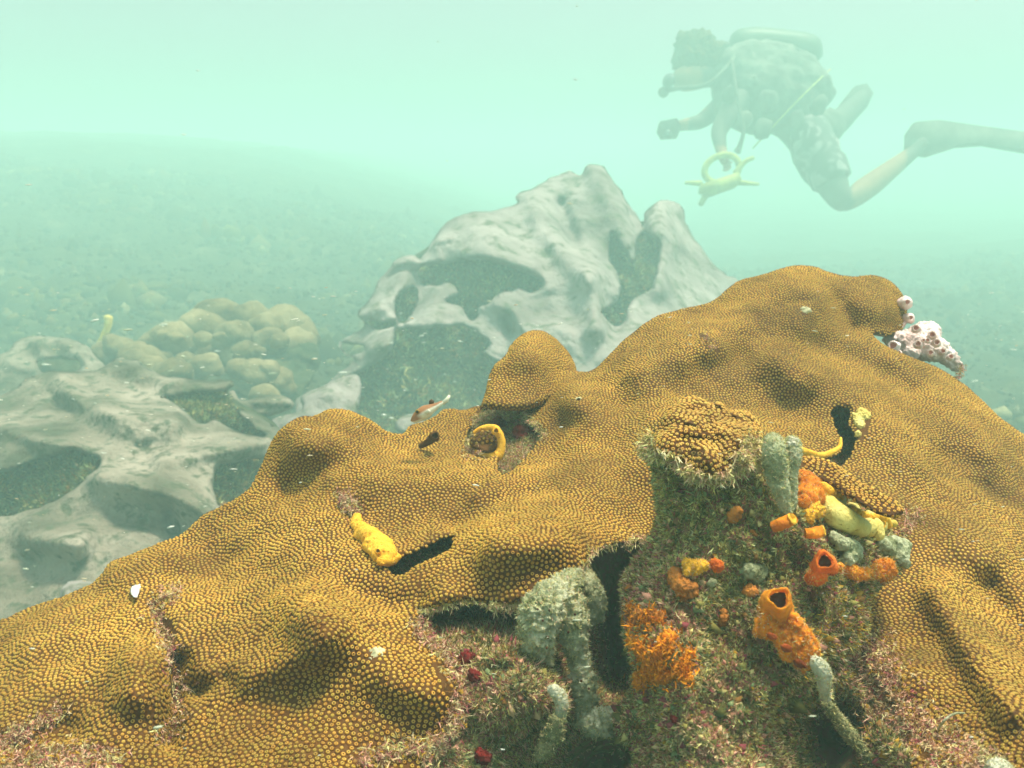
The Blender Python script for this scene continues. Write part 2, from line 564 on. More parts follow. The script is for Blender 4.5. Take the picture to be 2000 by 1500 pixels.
big, bigr, bigc = body("boulder_coral", "largest pale grey boulder coral, rising to a peak, with dark hollows under its plates", "coral boulder",
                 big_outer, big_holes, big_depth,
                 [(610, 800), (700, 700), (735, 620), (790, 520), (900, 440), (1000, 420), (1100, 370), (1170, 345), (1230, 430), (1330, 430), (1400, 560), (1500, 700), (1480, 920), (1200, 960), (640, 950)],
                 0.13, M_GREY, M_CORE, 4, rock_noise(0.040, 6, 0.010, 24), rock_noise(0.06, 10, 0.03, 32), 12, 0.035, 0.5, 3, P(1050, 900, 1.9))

# ------------------------------------------------------------------ grey coral at the left
DS = 1.3
left_base = tps([(-260, 860, 1.25), (0, 775, 1.25), (90, 730, 1.30), (250, 705, 1.35), (450, 745, 1.28), (330, 760, 1.22), (200, 790, 1.15), (0, 860, 1.05), (150, 870, 1.02), (300, 820, 1.12), (400, 850, 1.08), (540, 855, 1.15),
                 (600, 900, 1.12), (480, 880, 1.05), (300, 930, 0.95), (400, 1000, 0.92), (200, 1000, 0.90), (0, 1020, 0.93), (0, 1150, 0.83), (150, 1120, 0.84), (300, 1080, 0.87), (0, 1300, 0.76), (300, 1250, 0.78), (-260, 1100, 0.85), (-260, 1350, 0.72), (560, 1100, 0.95)])
left_f = feats([([(240, 715), (330, 745), (450, 752)], 18, -0.02), ([(120, 740), (150, 780)], 25, -0.03), ([(115, 790), (140, 800)], 16, 0.03), ([(0, 830), (60, 850), (140, 870)], 22, -0.025), ([(200, 800), (270, 810), (340, 820)], 26, -0.04),
                ([(240, 840), (330, 850)], 24, -0.02), ([(320, 900), (420, 880), (520, 860)], 22, -0.03), ([(200, 930), (330, 960), (400, 1000)], 30, -0.03), ([(250, 1000), (330, 1040)], 30, 0.02),
                ([(60, 1050), (150, 1060)], 34, -0.03), ([(330, 1000), (350, 1040)], 14, 0.02)])
left_depth = lambda U, V: left_base(U, V) + 1.5 * left_f(U, V)
left_outer = [(-260, 860), (-120, 800), (0, 772), (45, 745), (85, 728), (150, 725), (190, 722), (225, 702), (262, 700), (285, 716), (330, 735), (400, 740), (446, 742), (456, 752), (444, 768), (452, 790), (470, 800),
              (500, 808), (545, 838), (620, 845), (700, 1000), (620, 1200), (400, 1400), (-260, 1480)]
left_holes = [[(316, 776), (350, 772), (400, 766), (440, 766), (446, 785), (470, 812), (500, 836), (520, 848), (490, 852), (440, 830), (420, 822), (400, 826), (382, 822), (360, 800), (340, 786)],
              [(-200, 950), (0, 922), (30, 915), (62, 902), (92, 898), (118, 888), (140, 876), (165, 885), (195, 897), (180, 925), (135, 962), (80, 990), (0, 1010), (-200, 1040)],
              [(421, 912), (455, 905), (500, 896), (540, 900), (500, 960), (460, 980), (425, 990), (418, 950)]]
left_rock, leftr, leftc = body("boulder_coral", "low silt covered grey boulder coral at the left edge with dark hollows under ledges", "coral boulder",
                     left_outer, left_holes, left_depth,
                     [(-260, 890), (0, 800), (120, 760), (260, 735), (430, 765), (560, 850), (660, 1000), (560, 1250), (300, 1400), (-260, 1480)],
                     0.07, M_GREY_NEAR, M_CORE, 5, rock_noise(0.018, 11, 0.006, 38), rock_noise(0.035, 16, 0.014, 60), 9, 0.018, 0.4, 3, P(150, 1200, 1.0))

# rock slabs between the left coral and the big boulder
def small_relief(name, label, cat, outer, d, dv, mat, feat=(), noise=(0.006, 20, 0.003, 60), step=4, roll=10, roll_d=0.02, thick=0.12, edge=2, kind=None, parent=None, holes=(), group=None):
    """solid with a plane of distance: d at its centre, changing by dv metres per 100 px downward"""
    o = np.array(outer, float); cx, cy = o.mean(0)
    ff = feats(feat) if feat else (lambda U, V: 0)
    r = Relief(outer, holes, lambda U, V: d + dv * (V - cy) / 100.0 + ff(U, V), step, roll, roll_d, thick, rock_noise(*noise), edge)
    ob = r.build(name, mat, parent)
    if label: tag(ob, label, cat, group, kind)
    return ob, r

small_relief("rock_slab", "pale smooth rock wedge between the lobed corals and the big pale boulder", "rock", [(586, 775), (620, 758), (650, 745), (700, 735), (700, 800), (660, 860), (560, 870), (520, 850), (510, 835), (540, 815), (588, 800)], 1.42, -0.10, M_GREY, [([(640, 770), (560, 830)], 16, -0.02)])
small_relief("rock_slab", "small pale rock plate with a raised lip right of the grey ledge", "rock", [(444, 775), (455, 762), (470, 782), (500, 778), (530, 770), (560, 776), (575, 792), (550, 805), (520, 812), (490, 812), (470, 800)], 1.30, -0.08, M_GREY_NEAR, [([(500, 785), (560, 785)], 10, -0.015)])
small_relief("rubble_stone", "pale rounded stone showing just above the coral edge at the far left", "stone", [(118, 1150), (135, 1138), (160, 1135), (200, 1140), (230, 1150), (240, 1200), (160, 1200), (120, 1180)], 0.70, -0.05, M_GREY, (), roll=14)

# upper left lump and the lobed coral cluster
DS = 1.4
lump, lr = small_relief("mound_coral", None, None, [(-240, 700), (-100, 690), (0, 690), (35, 665), (75, 655), (110, 660), (140, 662), (170, 675), (188, 698), (205, 715), (200, 735), (150, 745), (80, 745), (0, 800), (-240, 820)],
             1.62, -0.12, M_GREY_NEAR, [([(75, 668), (90, 700)], 16, -0.03), ([(130, 672), (160, 690)], 20, -0.03), ([(20, 710), (70, 720)], 16, -0.02)], holes=[[(75, 708), (100, 700), (135, 702), (155, 708), (152, 722), (120, 730), (85, 728)]])
tag(lump, "tan mound coral at the left edge with two humps over a dark slit", "coral mound")
small_relief("reef_rock", "dark rock under the tan mound at the left edge", "rock", [(0, 720), (60, 676), (100, 668), (160, 678), (200, 720), (240, 800), (0, 820)], 1.70, -0.1, M_CORE)


def blob(name, c, r, mat, parent=None, squash=(1, 1, 1), rot=0, n=3, a=0.08, s=None, seed=0, tilt=0, col=None):
    """a knobbly rounded lump"""
    import bmesh
    bm = bmesh.new(); bmesh.ops.create_icosphere(bm, subdivisions=n, radius=1)
    V = np.array([v.co[:] for v in bm.verts]); F = np.array([[v.index for v in f.verts] for f in bm.faces]); bm.free()
    V = V * (1 + a * fbm(V + seed * 3.1, s or 1.6, 3, 40 + seed))[:, None]
    V = V * np.array(squash)
    ca, sa = math.cos(rot), math.sin(rot)
    R = np.array([[ca, 0, sa], [0, 1, 0], [-sa, 0, ca]])
    V = V @ R.T * r + np.array(c)
    return mesh(name, V, F, mat, parent, True)

lob = empty("lobed_coral", P(420, 720, 1.85), "olive boulder coral made of many rounded lobes, hazy behind the left ledge", "coral")
for k, (u, v, r, d) in enumerate([(430, 622, 52, 1.95), (395, 640, 44, 1.88), (478, 625, 46, 1.95), (560, 632, 50, 1.98), (585, 650, 40, 1.98), (515, 640, 36, 1.92), (345, 660, 44, 1.85), (312, 665, 36, 1.85),
                                   (455, 655, 40, 1.85), (525, 668, 34, 1.86), (580, 672, 40, 1.93), (232, 680, 34, 1.85), (205, 690, 28, 1.85), (258, 692, 30, 1.8), (290, 705, 36, 1.75), (258, 710, 30, 1.7), (335, 735, 44, 1.6),
                                   (300, 720, 30, 1.66), (402, 714, 30, 1.72), (468, 722, 26, 1.7), (500, 728, 34, 1.7), (520, 722, 26, 1.7), (545, 745, 34, 1.72), (520, 775, 30, 1.6), (470, 690, 40, 1.86), (400, 690, 40, 1.88)] + [(300 + 300 * random.random(), 650 + 90 * random.random(), random.uniform(12, 24), 1.76) for _ in range(14)]):
    blob("lobe", P(u, v, d), S(r * 0.92, d), M_LOBE, lob, (1.12, 0.95, 0.86), 0.3 * math.sin(k * 2.3), 3, 0.24, 1.2, k)
small_relief("reef_rock", "dark rock under the olive lobed coral", "rock", [(200, 700), (300, 690), (400, 670), (500, 655), (600, 660), (628, 700), (600, 760), (560, 830), (400, 840), (260, 780)], 1.82, -0.16, M_CORE, (), (0.03, 14, 0.012, 40))

# ------------------------------------------------------------------ polyps
DS = 0.5
def polyp_profile():
    # (radius, height) in units of the spacing, rim first
    return [(0.55, -0.10), (0.41, 0.10), (0.33, 0.30), (0.22, 0.34), (0.13, 0.20), (0.0, 0.12)]


PROF = polyp_profile()
C_BASE, C_FLANK, C_RIM, C_LIP, C_PIT, C_CENTRE = ((0.060, 0.018, 0.001), (0.135, 0.050, 0.003), (0.49, 0.285, 0.038), (0.58, 0.385, 0.085), (0.13, 0.05, 0.004), (0.20, 0.10, 0.008))
PC = np.array([C_BASE, C_FLANK, C_RIM, C_LIP, C_PIT, C_CENTRE])
SEG = 6


def polyp_mesh_unit():
    V, c = [], []
    for k, (r, h) in enumerate(PROF[:-1]):
        for s in range(SEG):
            a = 2 * PI * s / SEG
            V.append((r * math.cos(a), r * math.sin(a), h)); c.append(k)
    V.append((0, 0, PROF[-1][1])); c.append(5)
    F = []
    for k in range(4):
        for s in range(SEG):
            a, b = k * SEG + s, k * SEG + (s + 1) % SEG
            F.append((a, b, b + SEG)); F.append((a, b + SEG, a + SEG))
    for s in range(SEG):
        F.append((4 * SEG + s, 4 * SEG + (s + 1) % SEG, 5 * SEG))
    return np.array(V), np.array(F), np.array(c)


PV, PF, PCI = polyp_mesh_unit()
# far away polyps need fewer faces
_pr = [(0.52, -0.08), (0.33, 0.28), (0.17, 0.26)]
PV2 = np.array([(r * math.cos(2 * PI * s / 5 + k * .3), r * math.sin(2 * PI * s / 5 + k * .3), h) for k, (r, h) in enumerate(_pr)for s in range(5)] + [(0, 0, 0.16)])
PCI2 = np.array([0] * 5 + [2] * 5 + [3] * 5 + [4])
PF2 = []
for k in range(2):
    for s in range(5):
        a, b = k * 5 + s, k * 5 + (s + 1) % 5
        PF2 += [(a, b, b + 5), (a, b + 5, a + 5)]
PF2 = np.array(PF2 + [(10 + s, 10 + (s + 1) % 5, 15) for s in range(5)])


def poisson(rel, spacing, keep=None, iters=7, over=5.0):
    n = int(rel.area() / (0.866 * spacing ** 2) * over)
    pos, nr, uu, vv, sd = rel.scatter(n)
    m = sd > 2.0
    if keep is not None: m &= keep(uu, vv)
    pos, nr, uu, vv = pos[m], nr[m], uu[m], vv[m]
    r = spacing * 0.74; cell = r
    key = np.floor(pos / cell).astype(int)
    grid = {}
    acc = []
    r2 = r * r
    pl = pos.tolist(); kl = key.tolist()
    for k in range(len(pl)):
        x, y, z = pl[k]; i, j, l = kl[k]
        ok = True
        for a in (i - 1, i, i + 1):
            for b in (j - 1, j, j + 1):
                for c in (l - 1, l, l + 1):
                    for q in grid.get((a, b, c), ()):
                        t = pl[q]
                        if (t[0] - x) ** 2 + (t[1] - y) ** 2 + (t[2] - z) ** 2 < r2:
                            ok = False; break
                    if not ok: break
                if not ok: break
            if not ok: break
        if ok:
            acc.append(k); grid.setdefault((i, j, l), []).append(k)
    # push neighbours apart along the surface until the packing is even
    tree = KDTree(len(pl))
    for k in range(len(pl)): tree.insert(pl[k], k)
    tree.balance()
    cur = pos[acc].copy(); cn = nr[acc].copy(); idx = np.array(acc)
    for it in range(iters):
        t2 = KDTree(len(cur)); cl = cur.tolist()
        for k, q in enumerate(cl): t2.insert(q, k)
        t2.balance()
        push = np.zeros_like(cur)
        for k, q in enumerate(cl):
            px = py = pz = 0.0
            for co, ix, dd in t2.find_n(q, 7):
                if ix == k or dd < 1e-9 or dd > spacing * 1.12: continue
                f = (spacing * 1.12 - dd) / dd * 0.42
                px += (q[0] - co[0]) * f; py += (q[1] - co[1]) * f; pz += (q[2] - co[2]) * f
            push[k] = (px, py, pz)
        ln = np.linalg.norm(push, axis=1, keepdims=True) + 1e-12
        push *= np.minimum(1, spacing * 0.4 / ln)
        cur = cur + push - (push * cn).sum(1, keepdims=True) * cn
        for k, q in enumerate(cur.tolist()):
            idx[k] = tree.find(q)[1]
        cn = nr[idx]
        far = np.linalg.norm(cur - pos[idx], axis=1) > spacing * 0.8
        cur[far] = pos[idx][far]
        cur = cur - ((cur - pos[idx]) * cn).sum(1, keepdims=True) * cn
    # drop the few that still collide
    t2 = KDTree(len(cur)); cl = cur.tolist()
    for k, q in enumerate(cl): t2.insert(q, k)
    t2.balance()
    keepm = np.ones(len(cur), bool)
    for k, q in enumerate(cl):
        for co, ix, dd in t2.find_n(q, 2):
            if ix < k and dd < spacing * 0.62 and keepm[ix]: keepm[k] = False
    idx = idx[keepm]
    return cur[keepm], nr[idx], uu[idx], vv[idx]


def frames(nr):
    ref = np.where(np.abs(nr[:, 2:3]) < 0.9, np.array([[0, 0, 1.0]]), np.array([[1.0, 0, 0]]))
    t = np.cross(ref, nr); t /= np.linalg.norm(t, axis=1, keepdims=True)
    b = np.cross(nr, t)
    return t, b


VAR_N = 6
VAR_TINT = np.array([(1, 1, 1), (0.88, 0.86, 0.8), (1.08, 1.1, 1.05), (0.98, 0.84, 0.75), (0.92, 1.0, 0.85), (1.12, 1.0, 0.9)])
_pm = {}


def polyp_variants(tint):
    if tint not in _pm:
        L = []
        for k in range(VAR_N):
            o = mesh("polyp", PV * 0.004, PF, M_POLYP, None, True, np.clip(PC[PCI] * VAR_TINT[k] * np.array(tint), 0, .9))
            L.append(o.data)
            bpy.data.objects.remove(o)
        _pm[tint] = L
    return _pm[tint]


def polyps(root, rel, spacing=0.004, keep=None, shrink=None, n_parts=300, hide=None, tint=(1.0, 1.0, 1.0)):
    spacing = spacing * DS
    _polyp_meshes = polyp_variants(tint)
    pos, nr, uu, vv = poisson(rel, spacing, keep)
    n = len(pos)
    var = rng.integers(0, VAR_N, n)
    sz = spacing * rng.uniform(0.86, 1.1, n)
    if shrink is not None: sz = sz * shrink(uu, vv)
    nr = nr + rng.normal(0, 0.10, nr.shape); nr /= np.linalg.norm(nr, axis=1, keepdims=True)
    t, b = frames(nr)
    d = pos[:, 1] * CP - pos[:, 2] * SP
    face = -(pos * nr).sum(1) / np.linalg.norm(pos, axis=1)
    vis = (uu > 5) & (uu < 1995) & (vv < 1495) & (face > 0.25)
    if hide is not None: vis &= ~hide(uu, vv)
    score = np.where(vis, sz / d * (0.4 + face), -1)
    order = np.argsort(-score)
    parts = order[:n_parts]; parts = parts[score[parts] > 0]
    rest = np.setdiff1d(np.arange(n), parts)
    pinv = Matrix.Translation(-Vector(root.location))
    for k in parts.tolist():
        o = bpy.data.objects.new("polyp", _polyp_meshes[var[k]])
        s = sz[k] / 0.004
        m = Matrix(((t[k, 0] * s, b[k, 0] * s, nr[k, 0] * s, pos[k, 0]), (t[k, 1] * s, b[k, 1] * s, nr[k, 1] * s, pos[k, 1]), (t[k, 2] * s, b[k, 2] * s, nr[k, 2] * s, pos[k, 2]), (0, 0, 0, 1)))
        COL.objects.link(o); o.parent = root; o.matrix_parent_inverse = pinv; o.matrix_basis = m
    if len(rest):
        VV, FF_, CC, off = [], [], [], 0
        small = (sz[rest] / d[rest] * FPX * 0.512) < 5.6
        for grp, pv, pf, pc in ((rest[~small], PV, PF, PCI), (rest[small], PV2, PF2, PCI2)):
            if not len(grp): continue
            q = pv[None] * sz[grp, None, None]
            V = pos[grp, None] + q[..., 0:1] * t[grp, None] + q[..., 1:2] * b[grp, None] + q[..., 2:3] * nr[grp, None]
            F = pf[None] + (np.arange(len(grp)) * len(pv))[:, None, None] + off
            C = PC[pc][None] * VAR_TINT[var[grp]][:, None] * np.array(tint)
            VV.append(V.reshape(-1, 3)); FF_.append(F.reshape(-1, 3)); CC.append(np.clip(C, 0, .9).reshape(-1, 3)); off += len(grp) * len(pv)
        f = mesh("polyp_field", np.concatenate(VV), np.concatenate(FF_), M_POLYP, root, True, np.concatenate(CC))
        tag(f, kind="stuff")
    return n


# ------------------------------------------------------------------ the living coral in front
main_base = tps([(-250, 1330, .66), (0, 1225, .61), (200, 1115, .65), (400, 1015, .69), (545, 850, .75), (650, 800, .78), (790, 860, .76), (860, 800, .82), (930, 800, .84), (1130, 725, .86), (1250, 640, .88), (1400, 580, .93), (1550, 525, .97),
                 (1750, 555, 1.0), (1770, 640, .96), (1900, 765, .88), (2000, 850, .83), (2250, 1080, .75),
                 (-250, 1550, .50), (0, 1500, .42), (300, 1500, .425), (600, 1500, .40), (850, 1500, .42), (860, 1330, .455), (830, 1210, .50), (740, 1140, .54), (500, 1120, .585), (300, 1200, .55), (100, 1330, .51), (300, 1350, .48),
                 (450, 1380, .46), (620, 1320, .455), (620, 1210, .485), (650, 1100, .57), (560, 1020, .63), (700, 930, .675), (850, 950, .66), (1000, 940, .655), (1130, 960, .63), (1260, 1040, .60), (1060, 1000, .59), (1000, 1080, .53), (880, 1120, .53),
                 (900, 1185, .505), (1050, 1165, .50), (1160, 1075, .54), (1070, 860, .74), (1200, 850, .70), (1330, 850, .70), (1250, 760, .77), (1500, 800, .76), (1500, 660, .86), (1300, 680, .84), (1700, 700, .86), (1600, 880, .72), (1700, 880, .72), (1760, 1050, .62),
                 (1900, 1000, .66), (2000, 1200, .55), (1850, 1200, .54), (1720, 1250, .53), (1800, 1450, .42), (2000, 1450, .375), (2250, 1450, .40), (2000, 1750, .30), (1000, 1750, .34), (0, 1750, .34)])
main_f = feats([([(585, 850), (620, 870)], 55, -0.030), ([(650, 905), (560, 960)], 34, 0.018), ([(740, 930), (860, 935), (960, 930)], 34, -0.012), ([(700, 1010), (800, 1030), (900, 1000)], 40, 0.012),
                ([(560, 1130), (480, 1110), (400, 1080)], 34, 0.006), ([(600, 1200), (640, 1230)], 55, -0.026), ([(430, 1330), (520, 1310), (600, 1280)], 36, -0.014),
                ([(750, 1310), (830, 1350)], 55, -0.014), ([(680, 1150), (770, 1180), (820, 1180)], 26, 0.010),
                ([(268, 1300), (260, 1350)], 46, -0.024), ([(350, 1290), (345, 1370), (330, 1450)], 20, 0.022), ([(390, 1350), (440, 1330)], 26, 0.016), ([(300, 1190), (320, 1240)], 22, 0.014), ([(230, 1120), (320, 1080)], 34, -0.012), ([(120, 1220), (60, 1260)], 50, -0.012), ([(350, 1130), (430, 1130)], 28, 0.010),
                ([(130, 1430), (30, 1470)], 40, 0.02), ([(980, 1060), (1080, 1050)], 52, -0.026), ([(870, 1160), (830, 1200)], 24, -0.012), ([(890, 1030), (990, 980), (1080, 960)], 22, 0.014), ([(1000, 900), (1080, 900)], 30, 0.01), ([(1230, 800), (1210, 900), (1225, 980)], 50, 0.010), ([(1330, 760), (1450, 770), (1560, 800)], 45, 0.016), ([(1250, 720), (1400, 700)], 36, -0.012),
                ([(1120, 775)], 44, -0.030), ([(1215, 790), (1190, 850)], 40, 0.009), ([(1100, 830), (1080, 870)], 30, 0.012), ([(1330, 660), (1420, 640), (1480, 600)], 46, -0.018), ([(1540, 560), (1600, 580), (1560, 620)], 40, -0.024),
                ([(1690, 590), (1730, 600)], 42, -0.024), ([(1640, 590), (1660, 640)], 24, 0.016), ([(1440, 700), (1380, 720)], 28, 0.014), ([(1520, 700), (1560, 740)], 36, -0.018), ([(1600, 680), (1700, 720), (1780, 760)], 26, 0.012), ([(1750, 700), (1850, 790), (1930, 880)], 36, -0.016),
                ([(1720, 840), (1780, 900)], 40, -0.014), ([(1850, 900), (1950, 980)], 40, 0.014), ([(1830, 1160), (1900, 1280), (1980, 1390)], 34, -0.020), ([(1930, 1150), (2000, 1250)], 34, 0.020), ([(1720, 1300), (1800, 1330)], 40, -0.010), ([(1880, 1050), (1940, 1080)], 40, -0.012)])
main_depth = lambda U, V: main_base(U, V) + 1.3 * main_f(U, V)
main_outer = [(-250, 1340), (-120, 1275), (0, 1213), (60, 1185), (125, 1163), (175, 1142), (198, 1122), (212, 1100), (245, 1087), (300, 1065), (352, 1045), (380, 1020), (400, 1003), (440, 985), (485, 955), (508, 915), (528, 865), (555, 832), (592, 812),
              (612, 812), (645, 799), (685, 802), (722, 818), (752, 840), (785, 848), (800, 832), (828, 822), (850, 812), (872, 797), (905, 800), (938, 792), (1000, 800), (1040, 770), (1030, 745), (1060, 728), (1100, 722), (1150, 724), (1182, 700), (1222, 662), (1268, 626), (1320, 606), (1385, 590), (1418, 566), (1448, 547), (1500, 532), (1545, 519), (1590, 520),
              (1620, 533), (1660, 540), (1705, 537), (1740, 548), (1762, 573), (1772, 605), (1765, 640), (1735, 655), (1705, 650), (1725, 672), (1790, 700), (1850, 728), (1895, 760), (1950, 812), (2000, 850), (2100, 940), (2250, 1060), (2400, 1400), (2300, 1800),
              (1850, 1800), (1780, 1480), (1745, 1380), (1700, 1310), (1672, 1250), (1690, 1190), (1740, 1120), (1720, 1050), (1600, 1000), (1500, 1010), (1400, 1030), (1262, 1052), (1225, 1058), (1180, 1064), (1160, 1078), (1142, 1102), (1108, 1132), (1060, 1160), (1012, 1178), (960, 1178), (905, 1172), (860, 1184), (832, 1190), (818, 1188),
              (815, 1215), (845, 1250), (880, 1295), (905, 1345), (893, 1400), (868, 1440), (830, 1480), (790, 1600), (600, 1800), (-250, 1800)]
main_holes = [[(756, 1103), (775, 1090), (800, 1083), (840, 1065), (872, 1048), (887, 1052), (880, 1072), (852, 1086), (806, 1108), (782, 1124), (764, 1120)],
              [(912, 850), (926, 822), (950, 802), (990, 797), (1022, 800), (1034, 822), (1060, 842), (1052, 862), (1030, 888), (1002, 918), (978, 926), (972, 905), (978, 880), (950, 895), (925, 890), (908, 878)],
              [(1624, 800), (1662, 800), (1658, 828), (1672, 852), (1668, 878), (1650, 905), (1625, 915), (1598, 905), (1642, 882), (1640, 852), (1628, 826)]]
colony = empty("star_coral", P(900, 1200, 0.6), "large golden brown star coral draped across the foreground in folds covered with ring shaped polyps", "coral")
mainr = Relief(main_outer, main_holes, main_depth, 6, 9, 0.006, 0.10, rock_noise(0.007, 15, 0.0022, 50), 1.5, seed=3)
mainr.build("skeleton", M_TISSUE, colony)
PILLAR_OUT = [(1240, 862), (1300, 800), (1345, 773), (1400, 785), (1460, 805), (1495, 850), (1560, 860), (1640, 930), (1760, 1010), (1790, 1070), (1750, 1130), (1700, 1190), (1700, 1320), (1780, 1500), (1230, 1500), (1210, 1180), (1262, 1050)]
bare = feats([([(330, 1230), (345, 1370)], 14, 1.0), ([(300, 1180), (330, 1240)], 16, 0.9), ([(660, 960), (690, 1000)], 12, 1.0), ([(30, 1440), (110, 1400)], 20, 0.9), ([(50, 1490), (200, 1480)], 34, 1.0), ([(850, 1300), (890, 1380)], 14, 0.8), ([(1720, 1380), (1800, 1460), (1870, 1500)], 24, 1.0), ([(1690, 1240), (1730, 1340)], 20, 1.0),
              ([(1370, 655), (1385, 665)], 7, 1.0), ([(1400, 685)], 9, 1.0), ([(1570, 612)], 9, 0.9), ([(732, 1287)], 16, 1.0), ([(785, 1385)], 9, 1.0), ([(848, 852)], 9, 1.0), ([(1690, 820), (1680, 850)], 16, 1.0), ([(1132, 780)], 6, 1.0), ([(268, 1152)], 10, 1.0)])
NPOL = polyps(colony, mainr, 0.0029, keep=lambda U, V: (bare(U, V) < 0.5) & (U > -230) & (U < 2390) & (V < 1640), hide=lambda U, V: inside(U, V, PILLAR_OUT))

# lobe behind the middle saddle
lobe_depth_f = feats([([(1040, 690)], 40, -0.03)])
l_out = [(936, 800), (945, 772), (952, 745), (965, 712), (985, 696), (1000, 672), (1022, 652), (1045, 645), (1072, 652), (1098, 672), (1115, 695), (1126, 722), (1110, 760), (1060, 790), (1035, 800), (1000, 802), (962, 800), (945, 795)]
l_base = tps([(940, 800, .80), (960, 720, .85), (1045, 645, .93), (1125, 722, .91), (1030, 720, .845), (1030, 795, .80), (1000, 760, .82), (980, 800, .80)])
lober = Relief(l_out, (), lambda U, V: l_base(U, V) + lobe_depth_f(U, V) - 0.01, 5, 14, 0.02, 0.12, rock_noise(0.003, 25, 0.001, 80), 1.5)
lb = lober.build("lobe", M_TISSUE, colony)
polyps(colony, lober, 0.0030, n_parts=0)

# plate seen below the right saddle, with its yellow edge
pl_out = [(1555, 900), (1580, 890), (1615, 897), (1645, 915), (1680, 940), (1720, 962), (1752, 980), (1765, 1000), (1745, 1012), (1705, 1000), (1665, 975), (1625, 950), (1590, 935), (1560, 925)]
plater = Relief(pl_out, (), lambda U, V: 0.475 + (U - 1660) * 0.00008 - (V - 950) * 0.0005, 4, 9, 0.008, 0.04, rock_noise(0.003, 30, 0.001, 90), 1.5)

# ------------------------------------------------------------------ dark reef rock under and behind the living coral
sub_out = [(700, 1000), (800, 960), (880, 860), (960, 780), (1050, 790), (1300, 760), (1600, 770), (1720, 790), (1720, 960), (1800, 1080), (1850, 1400), (1800, 1700), (700, 1700), (760, 1300), (720, 1120)]
sub_base = tps([(700, 1000, .74), (960, 780, .93), (1050, 850, .80), (1000, 870, .80), (960, 900, .76), (1300, 760, .95), (1650, 800, .885), (1650, 880, .80), (800, 1100, .605), (880, 1050, .625), (820, 1200, .535), (900, 1210, .54), (1000, 1210, .54), (1100, 1180, .57), (1180, 1100, .68), (1200, 1200, .70), (1190, 1330, .66),
                (850, 1270, .495), (950, 1280, .475), (1050, 1300, .475), (1100, 1370, .47), (1100, 1470, .57), (1180, 1480, .66), (900, 1400, .455), (980, 1420, .455), (850, 1500, .43), (950, 1500, .45), (1230, 1500, .62), (1200, 1420, .56), (1300, 1200, .62), (1600, 1300, .62), (1700, 1000, .68), (1800, 1700, .5), (750, 1700, .38)])
sub_depth = lambda U, V: sub_base(U, V)
substr = Relief(sub_out, (), sub_depth, 6, 20, 0.02, 0.25, rock_noise(0.010, 30, 0.006, 75), 3)
sub_o = substr.build("reef_rock", M_ROCK)
tag(sub_o, "turf covered reef rock below the ledge of the golden star coral", "rock")

# ------------------------------------------------------------------ the rock pillar in front
pil_out = [(1262, 870), (1290, 830), (1380, 800), (1480, 840), (1500, 880), (1545, 880), (1560, 905), (1600, 925), (1650, 960), (1700, 1000), (1735, 1030), (1752, 1060), (1768, 1085), (1752, 1120), (1705, 1160), (1700, 1200), (1690, 1250), (1650, 1290), (1680, 1340), (1720, 1400), (1780, 1470), (1830, 1560), (1850, 1750),
           (1180, 1750), (1215, 1560), (1240, 1480), (1210, 1440), (1195, 1400), (1225, 1370), (1240, 1320), (1226, 1270), (1218, 1200), (1215, 1140), (1235, 1100), (1265, 1060), (1280, 1020), (1282, 960), (1272, 910)]
pil_base = tps([(1262, 870, .50), (1380, 800, .52), (1500, 880, .50), (1380, 900, .455), (1290, 950, .47), (1400, 960, .45), (1500, 960, .455), (1560, 960, .475), (1700, 1000, .51), (1760, 1080, .52), (1300, 1060, .475), (1400, 1060, .445), (1500, 1060, .445), (1600, 1060, .455), (1230, 1150, .49), (1290, 1150, .45), (1400, 1150, .44), (1500, 1150, .435), (1620, 1150, .45), (1720, 1130, .485),
                (1225, 1250, .46), (1290, 1280, .42), (1400, 1250, .435), (1500, 1250, .425), (1600, 1240, .435), (1680, 1230, .46), (1240, 1350, .45), (1300, 1400, .42), (1400, 1380, .41), (1500, 1380, .42), (1560, 1340, .435), (1600, 1380, .49), (1650, 1420, .52), (1600, 1480, .50), (1700, 1450, .45), (1640, 1310, .45), (1230, 1500, .44), (1400, 1500, .39), (1530, 1480, .43), (1800, 1560, .39), (1500, 1700, .35), (1250, 1700, .38), (1750, 1700, .36)])
pil_f = feats([([(1290, 1250)], 55, -0.010), ([(1560, 1110), (1500, 1120)], 26, 0.015), ([(1540, 1075)], 22, 0.012)])
pillar = Relief(pil_out, (), lambda U, V: pil_base(U, V) + pil_f(U, V), 5, 26, 0.022, 0.10, rock_noise(0.009, 38, 0.0055, 95), 3)
pil_o = pillar.build("rock_pillar", M_ROCK)
tag(pil_o, "knobbly rock pillar overgrown with turf algae and sponges right of centre", "rock")

# coral cap of the pillar
cap_out = [(1262, 862), (1275, 840), (1292, 815), (1318, 790), (1345, 773), (1365, 776), (1385, 787), (1405, 783), (1425, 800), (1460, 803), (1478, 822), (1490, 850), (1495, 880), (1480, 905), (1440, 918), (1410, 930), (1370, 932), (1350, 925), (1325, 900), (1290, 888)]
cap_base = tps([(1262, 862, .475), (1345, 773, .52), (1460, 803, .52), (1495, 880, .475), (1410, 930, .432), (1330, 905, .445), (1380, 850, .455), (1300, 850, .465), (1450, 860, .46), (1380, 900, .437)])
cap_f = feats([([(1330, 840), (1300, 860)], 22, -0.006), ([(1385, 835), (1400, 860)], 12, 0.008), ([(1440, 840), (1460, 850)], 18, -0.006), ([(1380, 890)], 26, -0.008), ([(1345, 885)], 9, 0.006)])
capr = Relief(cap_out, (), lambda U, V: cap_base(U, V) + cap_f(U, V), 4, 12, 0.012, 0.04, rock_noise(0.010, 42, 0.003, 110), 2)
